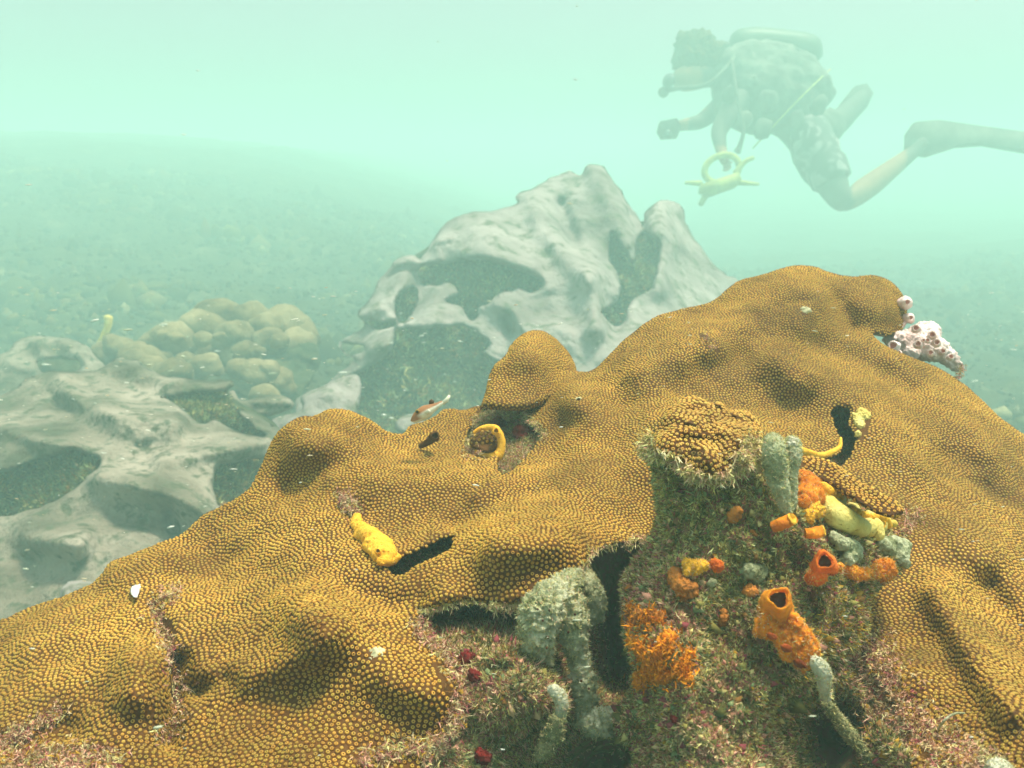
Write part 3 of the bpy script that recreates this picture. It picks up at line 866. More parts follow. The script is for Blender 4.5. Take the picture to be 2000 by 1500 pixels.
cap = empty("star_coral", P(1380, 880, 0.46), "small lumpy tan star coral capping the top of the sponge covered rock pillar", "coral")
capr.build("skeleton", M_TISSUE, cap)
M_bare2 = feats([([(1355, 885), (1365, 885)], 12, 1), ([(1345, 830)], 8, 1), ([(1385, 900), (1365, 905)], 5, 1), ([(1480, 870), (1450, 900)], 20, 1), ([(1395, 786)], 8, 1)])
polyps(cap, capr, 0.0027, keep=lambda U, V: M_bare2(U, V) < 0.5, tint=(1.45, 1.5, 2.0))
plate = empty("star_coral", P(1660, 950, 0.48), "narrow tan star coral plate sloping down right above the yellow sponge beside the pillar", "coral")
plater.build("skeleton", M_TISSUE, plate)
polyps(plate, plater, 0.0027, tint=(1.15, 1.12, 1.2))


# ------------------------------------------------------------------ sponge and turf builders
def dep(rel, u, v):
    return float(rel.Df[np.argmin((rel.u - u) ** 2 + (rel.v - v) ** 2)])


def surf(rel, u, v, off=0.0):
    return (u, v, dep(rel, u, v) + off)


def meta(name, blobs, mat, parent=None, na=0.0, ns=4.0, res=0.20, seed=0, pits=0):
    """organic lump fused from balls (u, v, d, r px); noise amplitude in ball radii"""
    dense = []
    for q0, q1 in zip(blobs[:-1], blobs[1:]):
        dense.append(q0)
        if math.hypot(q0[0] - q1[0], q0[1] - q1[1]) < 1.7 * (q0[3] + q1[3]):
            dense.append(tuple((x + y) / 2 for x, y in zip(q0, q1)))
    dense.append(blobs[-1])
    pts = [(P(u, v, d), S(r, d)) for u, v, d, r in dense]
    rm = float(np.mean([r for _, r in pts]))
    K = 1.0 / rm
    c0 = sum((p for p, _ in pts), Vector()) / len(pts)
    mb = bpy.data.metaballs.new("tmp" + str(random.random()))
    mb.threshold = 0.6; mb.resolution = res; mb.render_resolution = res
    for p, r in pts:
        e = mb.elements.new(); e.co = (p - c0) * K; e.radius = r * K / 0.575
    mo = bpy.data.objects.new("tmp" + str(random.random()), mb)
    COL.objects.link(mo)
    bpy.context.view_layer.update()
    dg = bpy.context.evaluated_depsgraph_get()
    me = bpy.data.meshes.new_from_object(mo.evaluated_get(dg))
    V = np.zeros(len(me.vertices) * 3); me.vertices.foreach_get("co", V); V = V.reshape(-1, 3)
    N = np.zeros(len(me.vertices) * 3); me.vertices.foreach_get("normal", N); N = N.reshape(-1, 3)
    F = []
    for q in me.polygons:
        vs = list(q.vertices)
        F.append(vs[:3])
        if len(vs) == 4: F.append([vs[0], vs[2], vs[3]])
    bpy.data.objects.remove(mo); bpy.data.metaballs.remove(mb); bpy.data.meshes.remove(me)
    if na:
        V = V + N * (na * fbm(V + seed * 7.7, ns * 0.5, 4, 60 + seed, 0.6))[:, None]
    if pits:
        q = vn(V * pits + seed, 77)
        V = V - N * (0.14 * np.clip((q - 0.45) / 0.25, 0, 1))[:, None]
    V = V / K + np.array(c0)
    return mesh(name, V, np.array(F), mat, parent, True)


def lathe(prof, c, axis, mat, name, parent, seg=14, wob=0.0, seed=0):
    a = Vector(axis).normalized()
    t = a.orthogonal().normalized(); b = a.cross(t)
    V, F = [], []
    for k, (r, h) in enumerate(prof):
        for s in range(seg):
            an = 2 * PI * s / seg
            rr = r * (1 + wob * math.sin(an * 3 + seed) + wob * 0.6 * math.sin(an * 5 + 2.1 * seed + k * 0.4))
            V.append(tuple(Vector(c) + t * (rr * math.cos(an)) + b * (rr * math.sin(an)) + a * h))
    for k in range(len(prof) - 1):
        for s in range(seg):
            F.append((k * seg + s, k * seg + (s + 1) % seg, (k + 1) * seg + (s + 1) % seg, (k + 1) * seg + s))
    return mesh(name, V, F, mat, parent, True)


def osculum(parent, u, v, d, rpx, mat, hollow, tilt=(0, 0, 0.3), length=0.5, wob=0.09, seed=0):
    """a raised lip round a hollow that really goes in"""
    c = P(u, v, d); r = S(rpx, d)
    ax = (-c).normalized() + Vector(tilt)
    lip = lathe([(r * 1.55, -r * (length * 1.4 + .3)), (r * 1.25, -r * 0.7), (r * 1.08, -r * 0.15), (r * 1.0, r * 0.08), (r * 0.92, r * 0.08), (r * 0.84, -r * 0.1), (r * 0.76, -r * 0.5)], c, ax, mat, "osculum", parent, 18, wob, seed)
    lathe([(r * 0.77, -r * 0.45), (r * 0.70, -r * 0.8), (r * 0.5, -r * 1.05), (r * 0.02, -r * 1.15)], c, ax, hollow, "hollow", lip, 18, wob, seed)
    return lip


def tube(name, pts, mat, parent=None, seg=8, wob=0.06, seed=0, cap=True):
    """pts: (u, v, d, r px)"""
    C = np.array([P(u, v, d)[:] for u, v, d, r in pts]); Rr = np.array([S(r, d) for u, v, d, r in pts])
    n = 4
    X = np.c_[C, Rr]
    X = smooth_nd(X, n)
    C, Rr = X[:, :3], X[:, 3]
    T = np.gradient(C, axis=0); T /= np.linalg.norm(T, axis=1, keepdims=True) + 1e-12
    ref = np.array([0.0, 1.0, 0.2]);
    A = np.cross(T, ref); A /= np.linalg.norm(A, axis=1, keepdims=True) + 1e-12
    B = np.cross(T, A)
    V, F = [], []
    m = len(C)
    for k in range(m):
        for s_ in range(seg):
            an = 2 * PI * s_ / seg
            rr = Rr[k] * (1 + wob * 2 * float(vn(np.array([k * 0.6 + seed, s_ * 0.9, seed * 3.3]), 5)))
            V.append(C[k] + A[k] * rr * math.cos(an) + B[k] * rr * math.sin(an))
    for k in range(m - 1):
        for s_ in range(seg):
            F.append((k * seg + s_, k * seg + (s_ + 1) % seg, (k + 1) * seg + (s_ + 1) % seg)); F.append((k * seg + s_, (k + 1) * seg + (s_ + 1) % seg, (k + 1) * seg + s_))
    if cap:
        V.append(C[0] - T[0] * Rr[0] * 0.5); V.append(C[-1] + T[-1] * Rr[-1] * 0.5)
        a, b = len(V) - 2, len(V) - 1
        for s_ in range(seg):
            F.append((a, (s_ + 1) % seg, s_)); F.append((b, (m - 1) * seg + s_, (m - 1) * seg + (s_ + 1) % seg))
    return mesh(name, V, F, mat, parent, True)


def smooth_nd(p, n):
    N = len(p); out = []
    for i in range(N - 1):
        a, b, c, d = p[max(i - 1, 0)], p[i], p[i + 1], p[min(i + 2, N - 1)]
        for k in range(n):
            t = k / n
            out.append(0.5 * ((2 * b) + (-a + c) * t + (2 * a - 5 * b + 4 * c - d) * t * t + (-a + 3 * b - 3 * c + d) * t ** 3))
    out.append(p[-1])
    return np.array(out)


PAL = np.array([(0.12, 0.12, 0.03), (0.36, 0.32, 0.09), (0.66, 0.56, 0.22), (0.66, 0.32, 0.22), (0.30, 0.07, 0.08), (0.24, 0.12, 0.03), (0.72, 0.48, 0.26), (0.22, 0.28, 0.12), (0.58, 0.33, 0.03)])
# dark olive, olive, pale olive, pink, wine, brown, tan, green, mustard


def turf_blades(pos, nr, uu, vv, L, wdt, weights, bend=0.8, spread=0.9, per=5, bias=(0, 0, 0.2)):
    """tufts of small flat branching blades; weights(u, v, noise) -> chance of each palette colour"""
    n = len(pos)
    nz = fbm(pos, 70, 3, 44) * 1.3
    Wt = weights(uu, vv, nz)
    Wt = Wt / Wt.sum(1, keepdims=True)
    cum = Wt.cumsum(1)
    pick = (rng.random((n, 1)) > cum).sum(1).clip(0, len(PAL) - 1)
    tc = PAL[pick] * rng.uniform(0.85, 1.6, (n, 1))
    pos = np.repeat(pos, per, 0); nr = np.repeat(nr, per, 0); tc = np.repeat(tc, per, 0)
    N = len(pos)
    dirv = nr + rng.normal(0, spread, (N, 3)) + np.array(bias)
    dirv /= np.linalg.norm(dirv, axis=1, keepdims=True)
    ll = L * rng.uniform(0.4, 1.25, (N, 1)); ww = wdt * rng.uniform(0.6, 1.3, (N, 1))
    side = np.cross(dirv, rng.normal(0, 1, (N, 3))); side /= np.linalg.norm(side, axis=1, keepdims=True)
    bd = rng.normal(0, bend, (N, 3)) * ll * 0.5
    base = pos - nr * 0.0003 + rng.normal(0, 1, (N, 3)) * wdt * 0.8
    m = base + dirv * ll * 0.5 + bd * 0.35
    tip = base + dirv * ll + bd
    br = m + (dirv + rng.normal(0, 0.9, (N, 3))) * ll * 0.35
    V = np.stack([base - side * ww * 0.6, base + side * ww * 0.6, m - side * ww * 0.5, m + side * ww * 0.5, tip, br], 1)
    F = np.array([(0, 1, 3), (0, 3, 2), (2, 3, 4), (2, 3, 5)])[None] + (np.arange(N) * 6)[:, None, None]
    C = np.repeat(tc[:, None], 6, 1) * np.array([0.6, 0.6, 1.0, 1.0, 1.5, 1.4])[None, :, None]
    return V.reshape(-1, 3), F.reshape(-1, 3), np.clip(C, 0, 0.85).reshape(-1, 3)


def granules(pos, nr, uu, vv, size, weights):
    """crumbs of coralline crust, shell and silt between the turf"""
    n = len(pos)
    nz = fbm(pos, 110, 3, 48) * 1.3
    Wt = weights(uu, vv, nz); Wt = Wt / Wt.sum(1, keepdims=True)
    pick = (rng.random((n, 1)) > Wt.cumsum(1)).sum(1).clip(0, len(PAL) - 1)
    c = PAL[pick] * rng.uniform(0.6, 1.2, (n, 1))
    sh = np.array([(0, 0, 1.0), (0.9, 0, -.3), (-.45, .8, -.3), (-.45, -.8, -.3)])
    tt, bb = frames(nr)
    V = sh[None] * (size * rng.lognormal(0, 0.5, (n, 1, 1))) * rng.uniform(0.6, 1.4, (n, 4, 3))
    V = pos[:, None] + V[..., 0:1] * tt[:, None] + V[..., 1:2] * bb[:, None] + V[..., 2:3] * nr[:, None]
    F = np.array([(0, 1, 2), (0, 2, 3), (0, 3, 1), (1, 3, 2)])[None] + (np.arange(n) * 4)[:, None, None]
    return V.reshape(-1, 3), F.reshape(-1, 3), np.clip(np.repeat(c, 4, 0), 0, .85)


def g(u, v, cu, cv, su, sv):
    return np.exp(-(((u - cu) / su) ** 2 + ((v - cv) / sv) ** 2))


def turf_obj(name, chunks, label, parent=None):
    V, F, C = [], [], []
    o = 0
    for a, b, c in chunks:
        V.append(a); F.append(b + o); C.append(c); o += len(a)
    ob = mesh(name, np.concatenate(V), np.concatenate(F), M_TURF, parent, False, np.concatenate(C))
    tag(ob, label, "algae", None, "stuff")
    return ob


def sample(rel, per_m2, keep=None):
    n = int(rel.area() * per_m2)
    pos, nr, uu, vv, sd = rel.scatter(n)
    k = np.ones(n, bool) if keep is None else (keep(uu, vv) > rng.random(n))
    return pos[k], nr[k], uu[k], vv[k]


# ------------------------------------------------------------------ turf algae
def w_pillar(u, v, nz):
    h = nz[:, None] * 0
    W = np.zeros((len(u), 9))
    top = g(u, v, 1400, 980, 190, 110); pinkL = g(u, v, 1270, 1150, 70, 90); tanR = g(u, v, 1720, 1330, 120, 110); low = g(u, v, 1380, 1470, 200, 110); must = g(u, v, 1660, 1230, 80, 60)
    dk = g(u, v, 1620, 1420, 110, 120)
    W[:, 0] = 0.40 + 0.6 * (nz < 0) + 2 * dk; W[:, 1] = 0.55 + 0.9 * top; W[:, 2] = 0.22 + 0.6 * top + 0.3 * (nz > 0.35); W[:, 3] = 0.10 + 0.9 * pinkL + 0.8 * tanR + 0.5 * low * (nz > 0)
    W[:, 4] = 0.14 + 0.5 * (nz < -0.3) + 0.3 * low + 0.3 * pinkL; W[:, 5] = 0.35; W[:, 6] = 0.12 + 0.9 * tanR + 0.4 * pinkL + 0.35 * low; W[:, 7] = 0.25 + 0.9 * top + 0.5 * dk; W[:, 8] = 0.03 + 1.2 * must + 0.4 * tanR
    return W


def w_sub(u, v, nz):
    W = np.zeros((len(u), 9))
    W[:, 0] = 0.4 + 0.8 * (nz < -0.1); W[:, 1] = 0.5; W[:, 2] = 0.25 + 0.5 * (nz > 0.3); W[:, 3] = 0.25 + 0.5 * (nz > 0.1); W[:, 4] = 0.30; W[:, 5] = 0.5; W[:, 6] = 0.3; W[:, 7] = 0.2; W[:, 8] = 0.10 * (nz > 0.2)
    return W


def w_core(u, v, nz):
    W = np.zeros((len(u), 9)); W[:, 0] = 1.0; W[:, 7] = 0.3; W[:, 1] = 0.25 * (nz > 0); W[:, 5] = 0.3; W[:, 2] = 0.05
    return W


def w_pink(u, v, nz):
    W = np.zeros((len(u), 9)); W[:, 3] = 1; W[:, 6] = 0.8; W[:, 2] = 0.4; W[:, 4] = 0.25; W[:, 5] = 0.4; W[:, 8] = 0.2
    return W


def w_tip(u, v, nz):
    W = np.zeros((len(u), 9)); W[:, 2] = 1.0; W[:, 6] = 1.0; W[:, 1] = 0.5; W[:, 3] = 0.3
    return W


hollow = lambda U, V: np.minimum(1, 1.6 * g(U, V, 1180, 1480, 90, 60) + 1.6 * g(U, V, 1200, 1220, 40, 130) + 1.2 * g(U, V, 870, 1215, 40, 20))
kp_p = lambda U, V: np.where((V < 1580) & (V > 880), 1.0, 0.25) * (1 - np.minimum(1.0, 1.5 * g(U, V, 1640, 1440, 60, 90)))
a = sample(pillar, 2.1e6, kp_p)
b = sample(pillar, 5e5, lambda U, V: g(U, V, 1380, 960, 190, 80) + g(U, V, 1720, 1340, 80, 100))
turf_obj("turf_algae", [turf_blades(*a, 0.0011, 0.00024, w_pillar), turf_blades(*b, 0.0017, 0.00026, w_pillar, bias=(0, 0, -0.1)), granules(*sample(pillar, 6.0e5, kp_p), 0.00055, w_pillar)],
         "dense green, brown and pink turf algae coating the sponge covered rock pillar")
a = sample(substr, 1.9e6, lambda U, V: np.where((V > 1185) & (U < 1260) & (V < 1600), 1.0, 0.0) * (1 - 0.95 * hollow(U, V)) + np.where((V > 780) & (V < 940) & (U > 890) & (U < 1080), 1.0, 0) + 0.5 * ((V > 1040) & (V < 1135) & (U > 740) & (U < 900)) + 0.7 * ((V > 785) & (V < 930) & (U > 1590) & (U < 1690)))
b = sample(substr, 3e5, lambda U, V: np.where((V > 1190) & (U < 1120) & (V < 1560), 1.0, 0.0) * (1 - hollow(U, V)))
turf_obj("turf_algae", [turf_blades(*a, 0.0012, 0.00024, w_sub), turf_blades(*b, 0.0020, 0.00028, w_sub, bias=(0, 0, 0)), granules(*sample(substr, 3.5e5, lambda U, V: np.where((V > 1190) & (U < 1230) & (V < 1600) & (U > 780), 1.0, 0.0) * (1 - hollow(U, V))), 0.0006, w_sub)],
         "brown and olive turf algae on the shaded reef rock under the coral ledge")


def fringe(rel, line, n, jit=3.0, off=-0.003):
    ln = smooth(line, 6, False)
    k = rng.random(n) * (len(ln) - 1); i0 = k.astype(int); f = (k - i0)[:, None]
    q = ln[i0] * (1 - f) + ln[np.minimum(i0 + 1, len(ln) - 1)] * f + rng.normal(0, jit, (n, 2))
    d = np.array([dep(rel, u_, v_) for u_, v_ in q]) + off
    p = P3(q[:, 0], q[:, 1], d) * DS
    nr = -p / np.linalg.norm(p, axis=1, keepdims=True)
    nr = nr * 0.5 + np.array([0, 0, -0.5]); nr /= np.linalg.norm(nr, axis=1, keepdims=True)
    return p, nr, q[:, 0], q[:, 1]


ledge = [(818, 1190), (850, 1192), (900, 1176), (960, 1182), (1012, 1182), (1060, 1164), (1108, 1136), (1142, 1106), (1162, 1080), (1200, 1064), (1262, 1054)]
fr = [fringe(mainr, ledge, 300, 3), fringe(mainr, [(955, 1185), (1015, 1186)], 110, 5), fringe(mainr, [(1225, 1062), (1262, 1050)], 60, 6), fringe(mainr, [(1030, 815), (1052, 838)], 40, 4), fringe(mainr, [(1022, 800), (1030, 820), (1060, 842), (1056, 858)], 90, 4),
      fringe(mainr, [(925, 822), (950, 802), (995, 798)], 110, 6), fringe(mainr, [(905, 890), (920, 850)], 50, 5)]
fr_b = [fringe(mainr, [(815, 1215), (845, 1250), (880, 1295), (905, 1345), (893, 1400), (868, 1440), (830, 1480)], 700, 9), fringe(mainr, [(700, 1480), (860, 1450)], 160, 10),
        fringe(mainr, [(1770, 1000), (1790, 1010), (1762, 1040)], 90, 7), fringe(mainr, [(1880, 715), (1872, 735)], 50, 4)]
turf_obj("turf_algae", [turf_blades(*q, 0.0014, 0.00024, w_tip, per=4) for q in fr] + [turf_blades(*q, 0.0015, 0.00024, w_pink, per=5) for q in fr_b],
         "pale tufts of algae fringing the lower edges of the golden coral ledge")
bd = [fringe(mainr, l, n, j, -0.002) for l, n, j in (([(328, 1150), (300, 1200), (330, 1260), (350, 1330), (345, 1400), (320, 1450)], 500, 11), ([(355, 1140), (330, 1175)], 60, 6), ([(665, 965), (680, 990), (695, 1000)], 130, 8),
                                                     ([(0, 1450), (60, 1420), (115, 1390)], 260, 9), ([(0, 1490), (100, 1480), (220, 1490)], 700, 18), ([(1700, 1260), (1720, 1330), (1760, 1400), (1850, 1460), (1930, 1500)], 1500, 26),
                                                     ([(1372, 655), (1402, 688)], 40, 5), ([(910, 880), (935, 888)], 90, 8), ([(1250, 870), (1268, 900)], 10, 4))]
turf_obj("turf_algae", [turf_blades(*q, 0.0013, 0.00024, w_pink, per=5, bias=(0, 0, 0.3)) for q in bd],
         "pinkish brown turf and debris in bare seams of the large golden coral")
cf = [fringe(capr, [(1265, 865), (1262, 880), (1290, 892), (1325, 905), (1350, 925), (1370, 934), (1410, 932), (1445, 920), (1480, 905)], 420, 6, -0.006), fringe(capr, [(1262, 858), (1268, 885)], 160, 7, -0.006), fringe(capr, [(1460, 860), (1480, 880), (1450, 905)], 260, 11, -0.004)]
turf_obj("turf_algae", [turf_blades(*q, 0.0017, 0.00028, w_tip, per=5, bias=(0, 0, -0.1)) for q in cf], "pale pink and tan algae tufts hanging around the rim of the coral cap")

# ------------------------------------------------------------------ sponges
def sponge(label, u, v, d, cat="sponge", group=None):
    return empty("sponge", P(u, v, d), label, cat, group)


def on(rel, L, off=-0.004):
    return [(u, v, dep(rel, u, v) + off, r) for u, v, r in L]


s1 = sponge("bright yellow sponge with two dark holes in a seam of the golden coral", 730, 1060, dep(mainr, 730, 1060))
meta("sponge_body", on(mainr, [(697, 1010, 9), (698, 1026, 13), (712, 1040, 16), (728, 1052, 19), (745, 1066, 19), (758, 1082, 17), (740, 1085, 14), (722, 1064, 15), (752, 1068, 17), (766, 1092, 12), (745, 1096, 10), (700, 1045, 9), (776, 1088, 7)], -0.008), M_YEL, s1, 0.13, 2.4, 0.14, seed=1, pits=2.2)
osculum(s1, 733, 1050, dep(mainr, 733, 1050) - 0.020, 7, M_YEL, M_OLIVE, (0, 0, .2), seed=1)
osculum(s1, 738, 1076, dep(mainr, 738, 1076) - 0.020, 4.5, M_YEL, M_OLIVE, (0, 0, .1), seed=2)

dd = dep(substr, 960, 890) - 0.045
s2 = sponge("yellow ring shaped sponge wrapped around a small coral disc in the upper hollow", 950, 865, dd)
tube("sponge_body", [(925, 846, dd, 3), (936, 838, dd, 4.5), (952, 834, dd, 5.5), (968, 838, dd, 8), (977, 852, dd, 8), (980, 868, dd, 8), (976, 884, dd, 10), (968, 892, dd, 11), (952, 891, dd, 8), (938, 886, dd, 6), (928, 882, dd, 5)], M_YEL, s2, 12, 0.08, 2)
osculum(s2, 969, 841, dd - 0.007, 5.5, M_YEL, M_OLIVE, (0, 0, .4), seed=3)
disc = small_relief("star_coral", "small round tan coral disc ringed by the yellow sponge in the upper hollow", "coral", [(918, 858), (930, 845), (950, 840), (966, 848), (972, 866), (966, 880), (950, 886), (932, 880), (920, 874)], dd + 0.002, -0.05, M_TISSUE, (), (0.001, 30, 0.0005, 90), 4, 8, 0.008, 0.03, 1)[0]
dr = Relief([(918, 858), (930, 845), (950, 840), (966, 848), (972, 866), (966, 880), (950, 886), (932, 880), (920, 874)], (), lambda U, V: dd + 0.0005 + 0 * U, 4, 8, 0.008, 0.03, None, 1)
DISC_R = dr
polyps(disc, dr, 0.0036, n_parts=0)

s3 = sponge("large bright orange vase sponge with a gaping dark opening on the pillar's right side", 1540, 1220, dep(pillar, 1540, 1220))
meta("sponge_body", on(pillar, [(1520, 1190, 26), (1512, 1180, 22), (1500, 1222, 20), (1482, 1232, 12), (1520, 1225, 24), (1545, 1240, 28), (1568, 1262, 26), (1580, 1278, 18), (1540, 1262, 22), (1560, 1285, 14), (1565, 1300, 12), (1548, 1215, 18)], -0.014), M_ORANGE, s3, 0.26, 5, 0.13, seed=4, pits=1.8)
osculum(s3, 1522, 1168, dep(pillar, 1522, 1168) - 0.034, 21, M_ORANGE, M_DARK, (0.1, 0, .35), 1.1, 0.13, 5)
M_PIT_SHADE = mat_plain("orange_pit_shade", (0.26, 0.05, 0.01), 0.9, 0.4)
for u_, v_, r_, o_ in ((1508, 1243, 7, .030), (1536, 1266, 8, .038), (1562, 1296, 9, .028)):
    blob("pit_shade", P(u_, v_, dep(pillar, u_, v_) - o_), S(r_, 0.42), M_PIT_SHADE, s3, (1.5, 0.5, 0.8), 0.5, 3, 0.35, 2.0, int(u_))  # solid dark lumps; the shade of small holes is in their colour

s4 = sponge("smooth orange sponge lump beside the white fingers near the pillar top", 1575, 950, 0.46)
pd = lambda u, v: dep(pillar, u, v)
meta("sponge_body", on(pillar, [(1565, 930, 15), (1578, 938, 15), (1585, 955, 20), (1572, 965, 17), (1595, 972, 17), (1568, 980, 15)], -0.012), M_ORANGE, s4, 0.14, 3, seed=8, pits=1.4)
s4b = sponge("ragged light orange sponge piece under the smooth orange lump", 1585, 1000, pd(1585, 1000))
meta("sponge_body", on(pillar, [(1590, 992, 14), (1598, 1000, 12), (1575, 1002, 12), (1580, 1015, 10)], -0.008), M_YEL, s4b, 0.3, 5, seed=9)

s5 = sponge("lemon yellow sponge sheet spreading under the narrow coral plate, one hole at its tip", 1670, 1010, pd(1670, 1010))
meta("sponge_body", on(pillar, [(1606, 950, 12), (1622, 965, 13), (1640, 978, 13), (1612, 985, 20), (1630, 1005, 22), (1655, 1018, 22), (1680, 1030, 20), (1705, 1030, 20), (1725, 1020, 16), (1700, 1010, 14), (1745, 1022, 8), (1715, 1046, 12), (1665, 995, 14)], -0.006), M_LEMON, s5, 0.07, 3, seed=10)
meta("rim", [(u, v, pd(u, v) - 0.022, r) for u, v, r in [(1606, 948, 8), (1620, 958, 9), (1635, 966, 9), (1650, 975, 7), (1668, 994, 6), (1685, 1004, 7), (1702, 1010, 7), (1718, 1008, 8), (1730, 1014, 8), (1736, 1026, 7)]], M_YEL, s5, 0.1, 3, seed=11)
osculum(s5, 1722, 1024, pd(1722, 1024) - 0.026, 8, M_YEL, M_OLIVE, (.3, 0, .1), seed=12)
s5b = sponge("thin yellow sponge rim along the lower edge of the right hand coral plate", 1600, 885, dep(mainr, 1610, 880))
tube("sponge_body", [(1560, 878, .60, 8), (1580, 885, .61, 8), (1602, 890, .62, 6), (1622, 884, .63, 6), (1640, 873, .64, 4.5), (1642, 855, .65, 2.5)], M_YEL, s5b, 10, 0.08, 4)
s5c = sponge("pale yellow sponge crust on the right wall of the dark slot in the coral", 1680, 820, dep(mainr, 1685, 820))
meta("sponge_body", on(mainr, [(1682, 806, 9), (1690, 815, 11), (1675, 822, 9), (1682, 834, 8), (1670, 812, 6), (1676, 848, 6)], 0.0), M_LEMON, s5c, 0.3, 5, seed=13)

for k, (lab, L, m) in enumerate([("short orange tube sponge with a ragged open end below the orange lump", [(1572, 1042, 9), (1585, 1042, 10), (1600, 1039, 11), (1609, 1038, 11)], M_ORANGE),
                                 ("orange tube sponge pointing right at the pillar's upper middle", [(1510, 1030, 11), (1525, 1024, 12), (1540, 1017, 12), (1549, 1012, 12)], M_ORANGE)]):
    r0 = sponge(lab, L[2][0], L[2][1], pd(L[2][0], L[2][1]))
    pts = [(u, v, pd(u, v) - 0.014 - 0.004 * q, r) for q, (u, v, r) in enumerate(L)]
    tube("sponge_body", pts, m, r0, 12, 0.1, k, cap=False)
    u, v, d, r = pts[-1]
    c = P(u, v, d); ax = (P(*pts[-1][:3]) - P(*pts[-2][:3]))
    lathe([(S(r, d), -S(2, d)), (S(r * 0.8, d), S(1.5, d)), (S(r * 0.6, d), -S(4, d)), (1e-5, -S(8, d))], c, ax, M_YEL, "osculum", r0, 12, 0.12, k)

s8 = sponge("red orange cup sponge with a round dark mouth on the pillar's right shoulder", 1610, 1095, pd(1610, 1095))
meta("sponge_body", on(pillar, [(1610, 1100, 18), (1595, 1110, 12), (1600, 1125, 16), (1585, 1130, 12), (1625, 1110, 12)], -0.006), M_REDOR, s8, 0.25, 4, seed=14)
osculum(s8, 1611, 1095, pd(1611, 1095) - 0.024, 16, M_REDOR, M_DARK, (0, 0, .3), 0.8, 0.13, 15)
s9 = sponge("knobbly orange sponge ridge running right from the red orange cup sponge", 1700, 1115, pd(1700, 1115))
meta("sponge_body", on(pillar, [(1655, 1115, 12), (1668, 1120, 12), (1685, 1122, 12), (1702, 1120, 13), (1718, 1112, 14), (1732, 1106, 14), (1738, 1118, 12), (1722, 1124, 12), (1640, 1108, 8)], -0.010), M_ORANGE, s9, 0.32, 5, 0.18, seed=16)
s10 = sponge("bright yellow orange lump on the pillar's upper left face", 1357, 1106, pd(1357, 1106))
meta("sponge_body", on(pillar, [(1342, 1100, 9), (1350, 1110, 12), (1364, 1106, 12), (1378, 1104, 8), (1342, 1118, 7)], -0.010), M_YEL, s10, 0.3, 5, seed=17)
s11 = sponge("small deep orange lump just right of the yellow orange one", 1400, 1102, pd(1400, 1102))
meta("sponge_body", on(pillar, [(1395, 1100, 9), (1405, 1106, 9), (1398, 1112, 6)], -0.007), M_REDOR, s11, 0.3, 5, seed=18)
M_DULLOR = mat_plain("dull_orange_crust", (0.46, 0.17, 0.03), 0.8, 0.45, 160, 0.001, 500)
for k, (lab, L) in enumerate([("dull orange crust on the pillar below the yellow orange lump", [(1318, 1120, 12), (1330, 1145, 15), (1350, 1155, 15), (1335, 1165, 12), (1320, 1135, 13)]),
                              ("small dull orange crust spot at the middle of the pillar", [(1412, 1200, 11), (1410, 1212, 11)]),
                              ("faint orange crust left of the vase sponge's mouth", [(1462, 1155, 12), (1472, 1158, 9)]),
                              ("orange crust in the turf beneath the coral cap", [(1432, 1010, 12), (1440, 1000, 10), (1470, 1040, 9)])]):
    r0 = sponge(lab, L[0][0], L[0][1], pd(L[0][0], L[0][1]))
    meta("sponge_body", on(pillar, L, 0.000), M_DULLOR, r0, 0.35, 5, seed=20 + k)

s13 = sponge("large spiky orange encrusting sponge on the pillar's lower left flank", 1285, 1270, pd(1285, 1270))
L13 = [(1232, 1150, 8), (1238, 1190, 13), (1250, 1205, 14), (1265, 1205, 14), (1285, 1205, 12), (1240, 1215, 12), (1238, 1255, 14), (1255, 1262, 15), (1262, 1280, 14), (1285, 1290, 16), (1300, 1262, 16), (1310, 1245, 13), (1270, 1310, 17), (1295, 1318, 16), (1320, 1310, 15), (1340, 1300, 13), (1345, 1280, 10), (1250, 1325, 13), (1262, 1335, 14), (1340, 1320, 11)]
for part_n, part in enumerate((L13[:6], L13[6:])):
    meta("sponge_body", on(pillar, part, 0.001), M_ORANGE if part_n else M_DULLOR, s13, 0.55, 7, 0.18, seed=30 + part_n, pits=1.2)
sp = []
for u, v, r in L13[1:]:
    n_ = 26
    uu_ = u + rng.normal(0, r * 0.8, n_); vv_ = v + rng.normal(0, r * 0.8, n_)
    sp.append((uu_, vv_))
uu_ = np.concatenate([q[0] for q in sp]); vv_ = np.concatenate([q[1] for q in sp])
d_ = np.array([dep(pillar, x, y) for x, y in zip(uu_, vv_)]) - 0.012
p_ = P3(uu_, vv_, d_) * DS
n_ = -p_ / np.linalg.norm(p_, axis=1, keepdims=True)
sv, sf, sc_ = turf_blades(p_, n_, uu_, vv_, 0.0019, 0.0004, lambda u, v, nz: np.tile([0, 0, 0, 0, 0, 0, 0, 0, 1.0], (len(u), 1)), 0.2, 0.6, 2)
spk = mesh("spikes", sv, sf, M_TURF, s13, False, sc_ * np.array([1.15, 0.70, 0.4]))
tag(spk, kind="stuff")

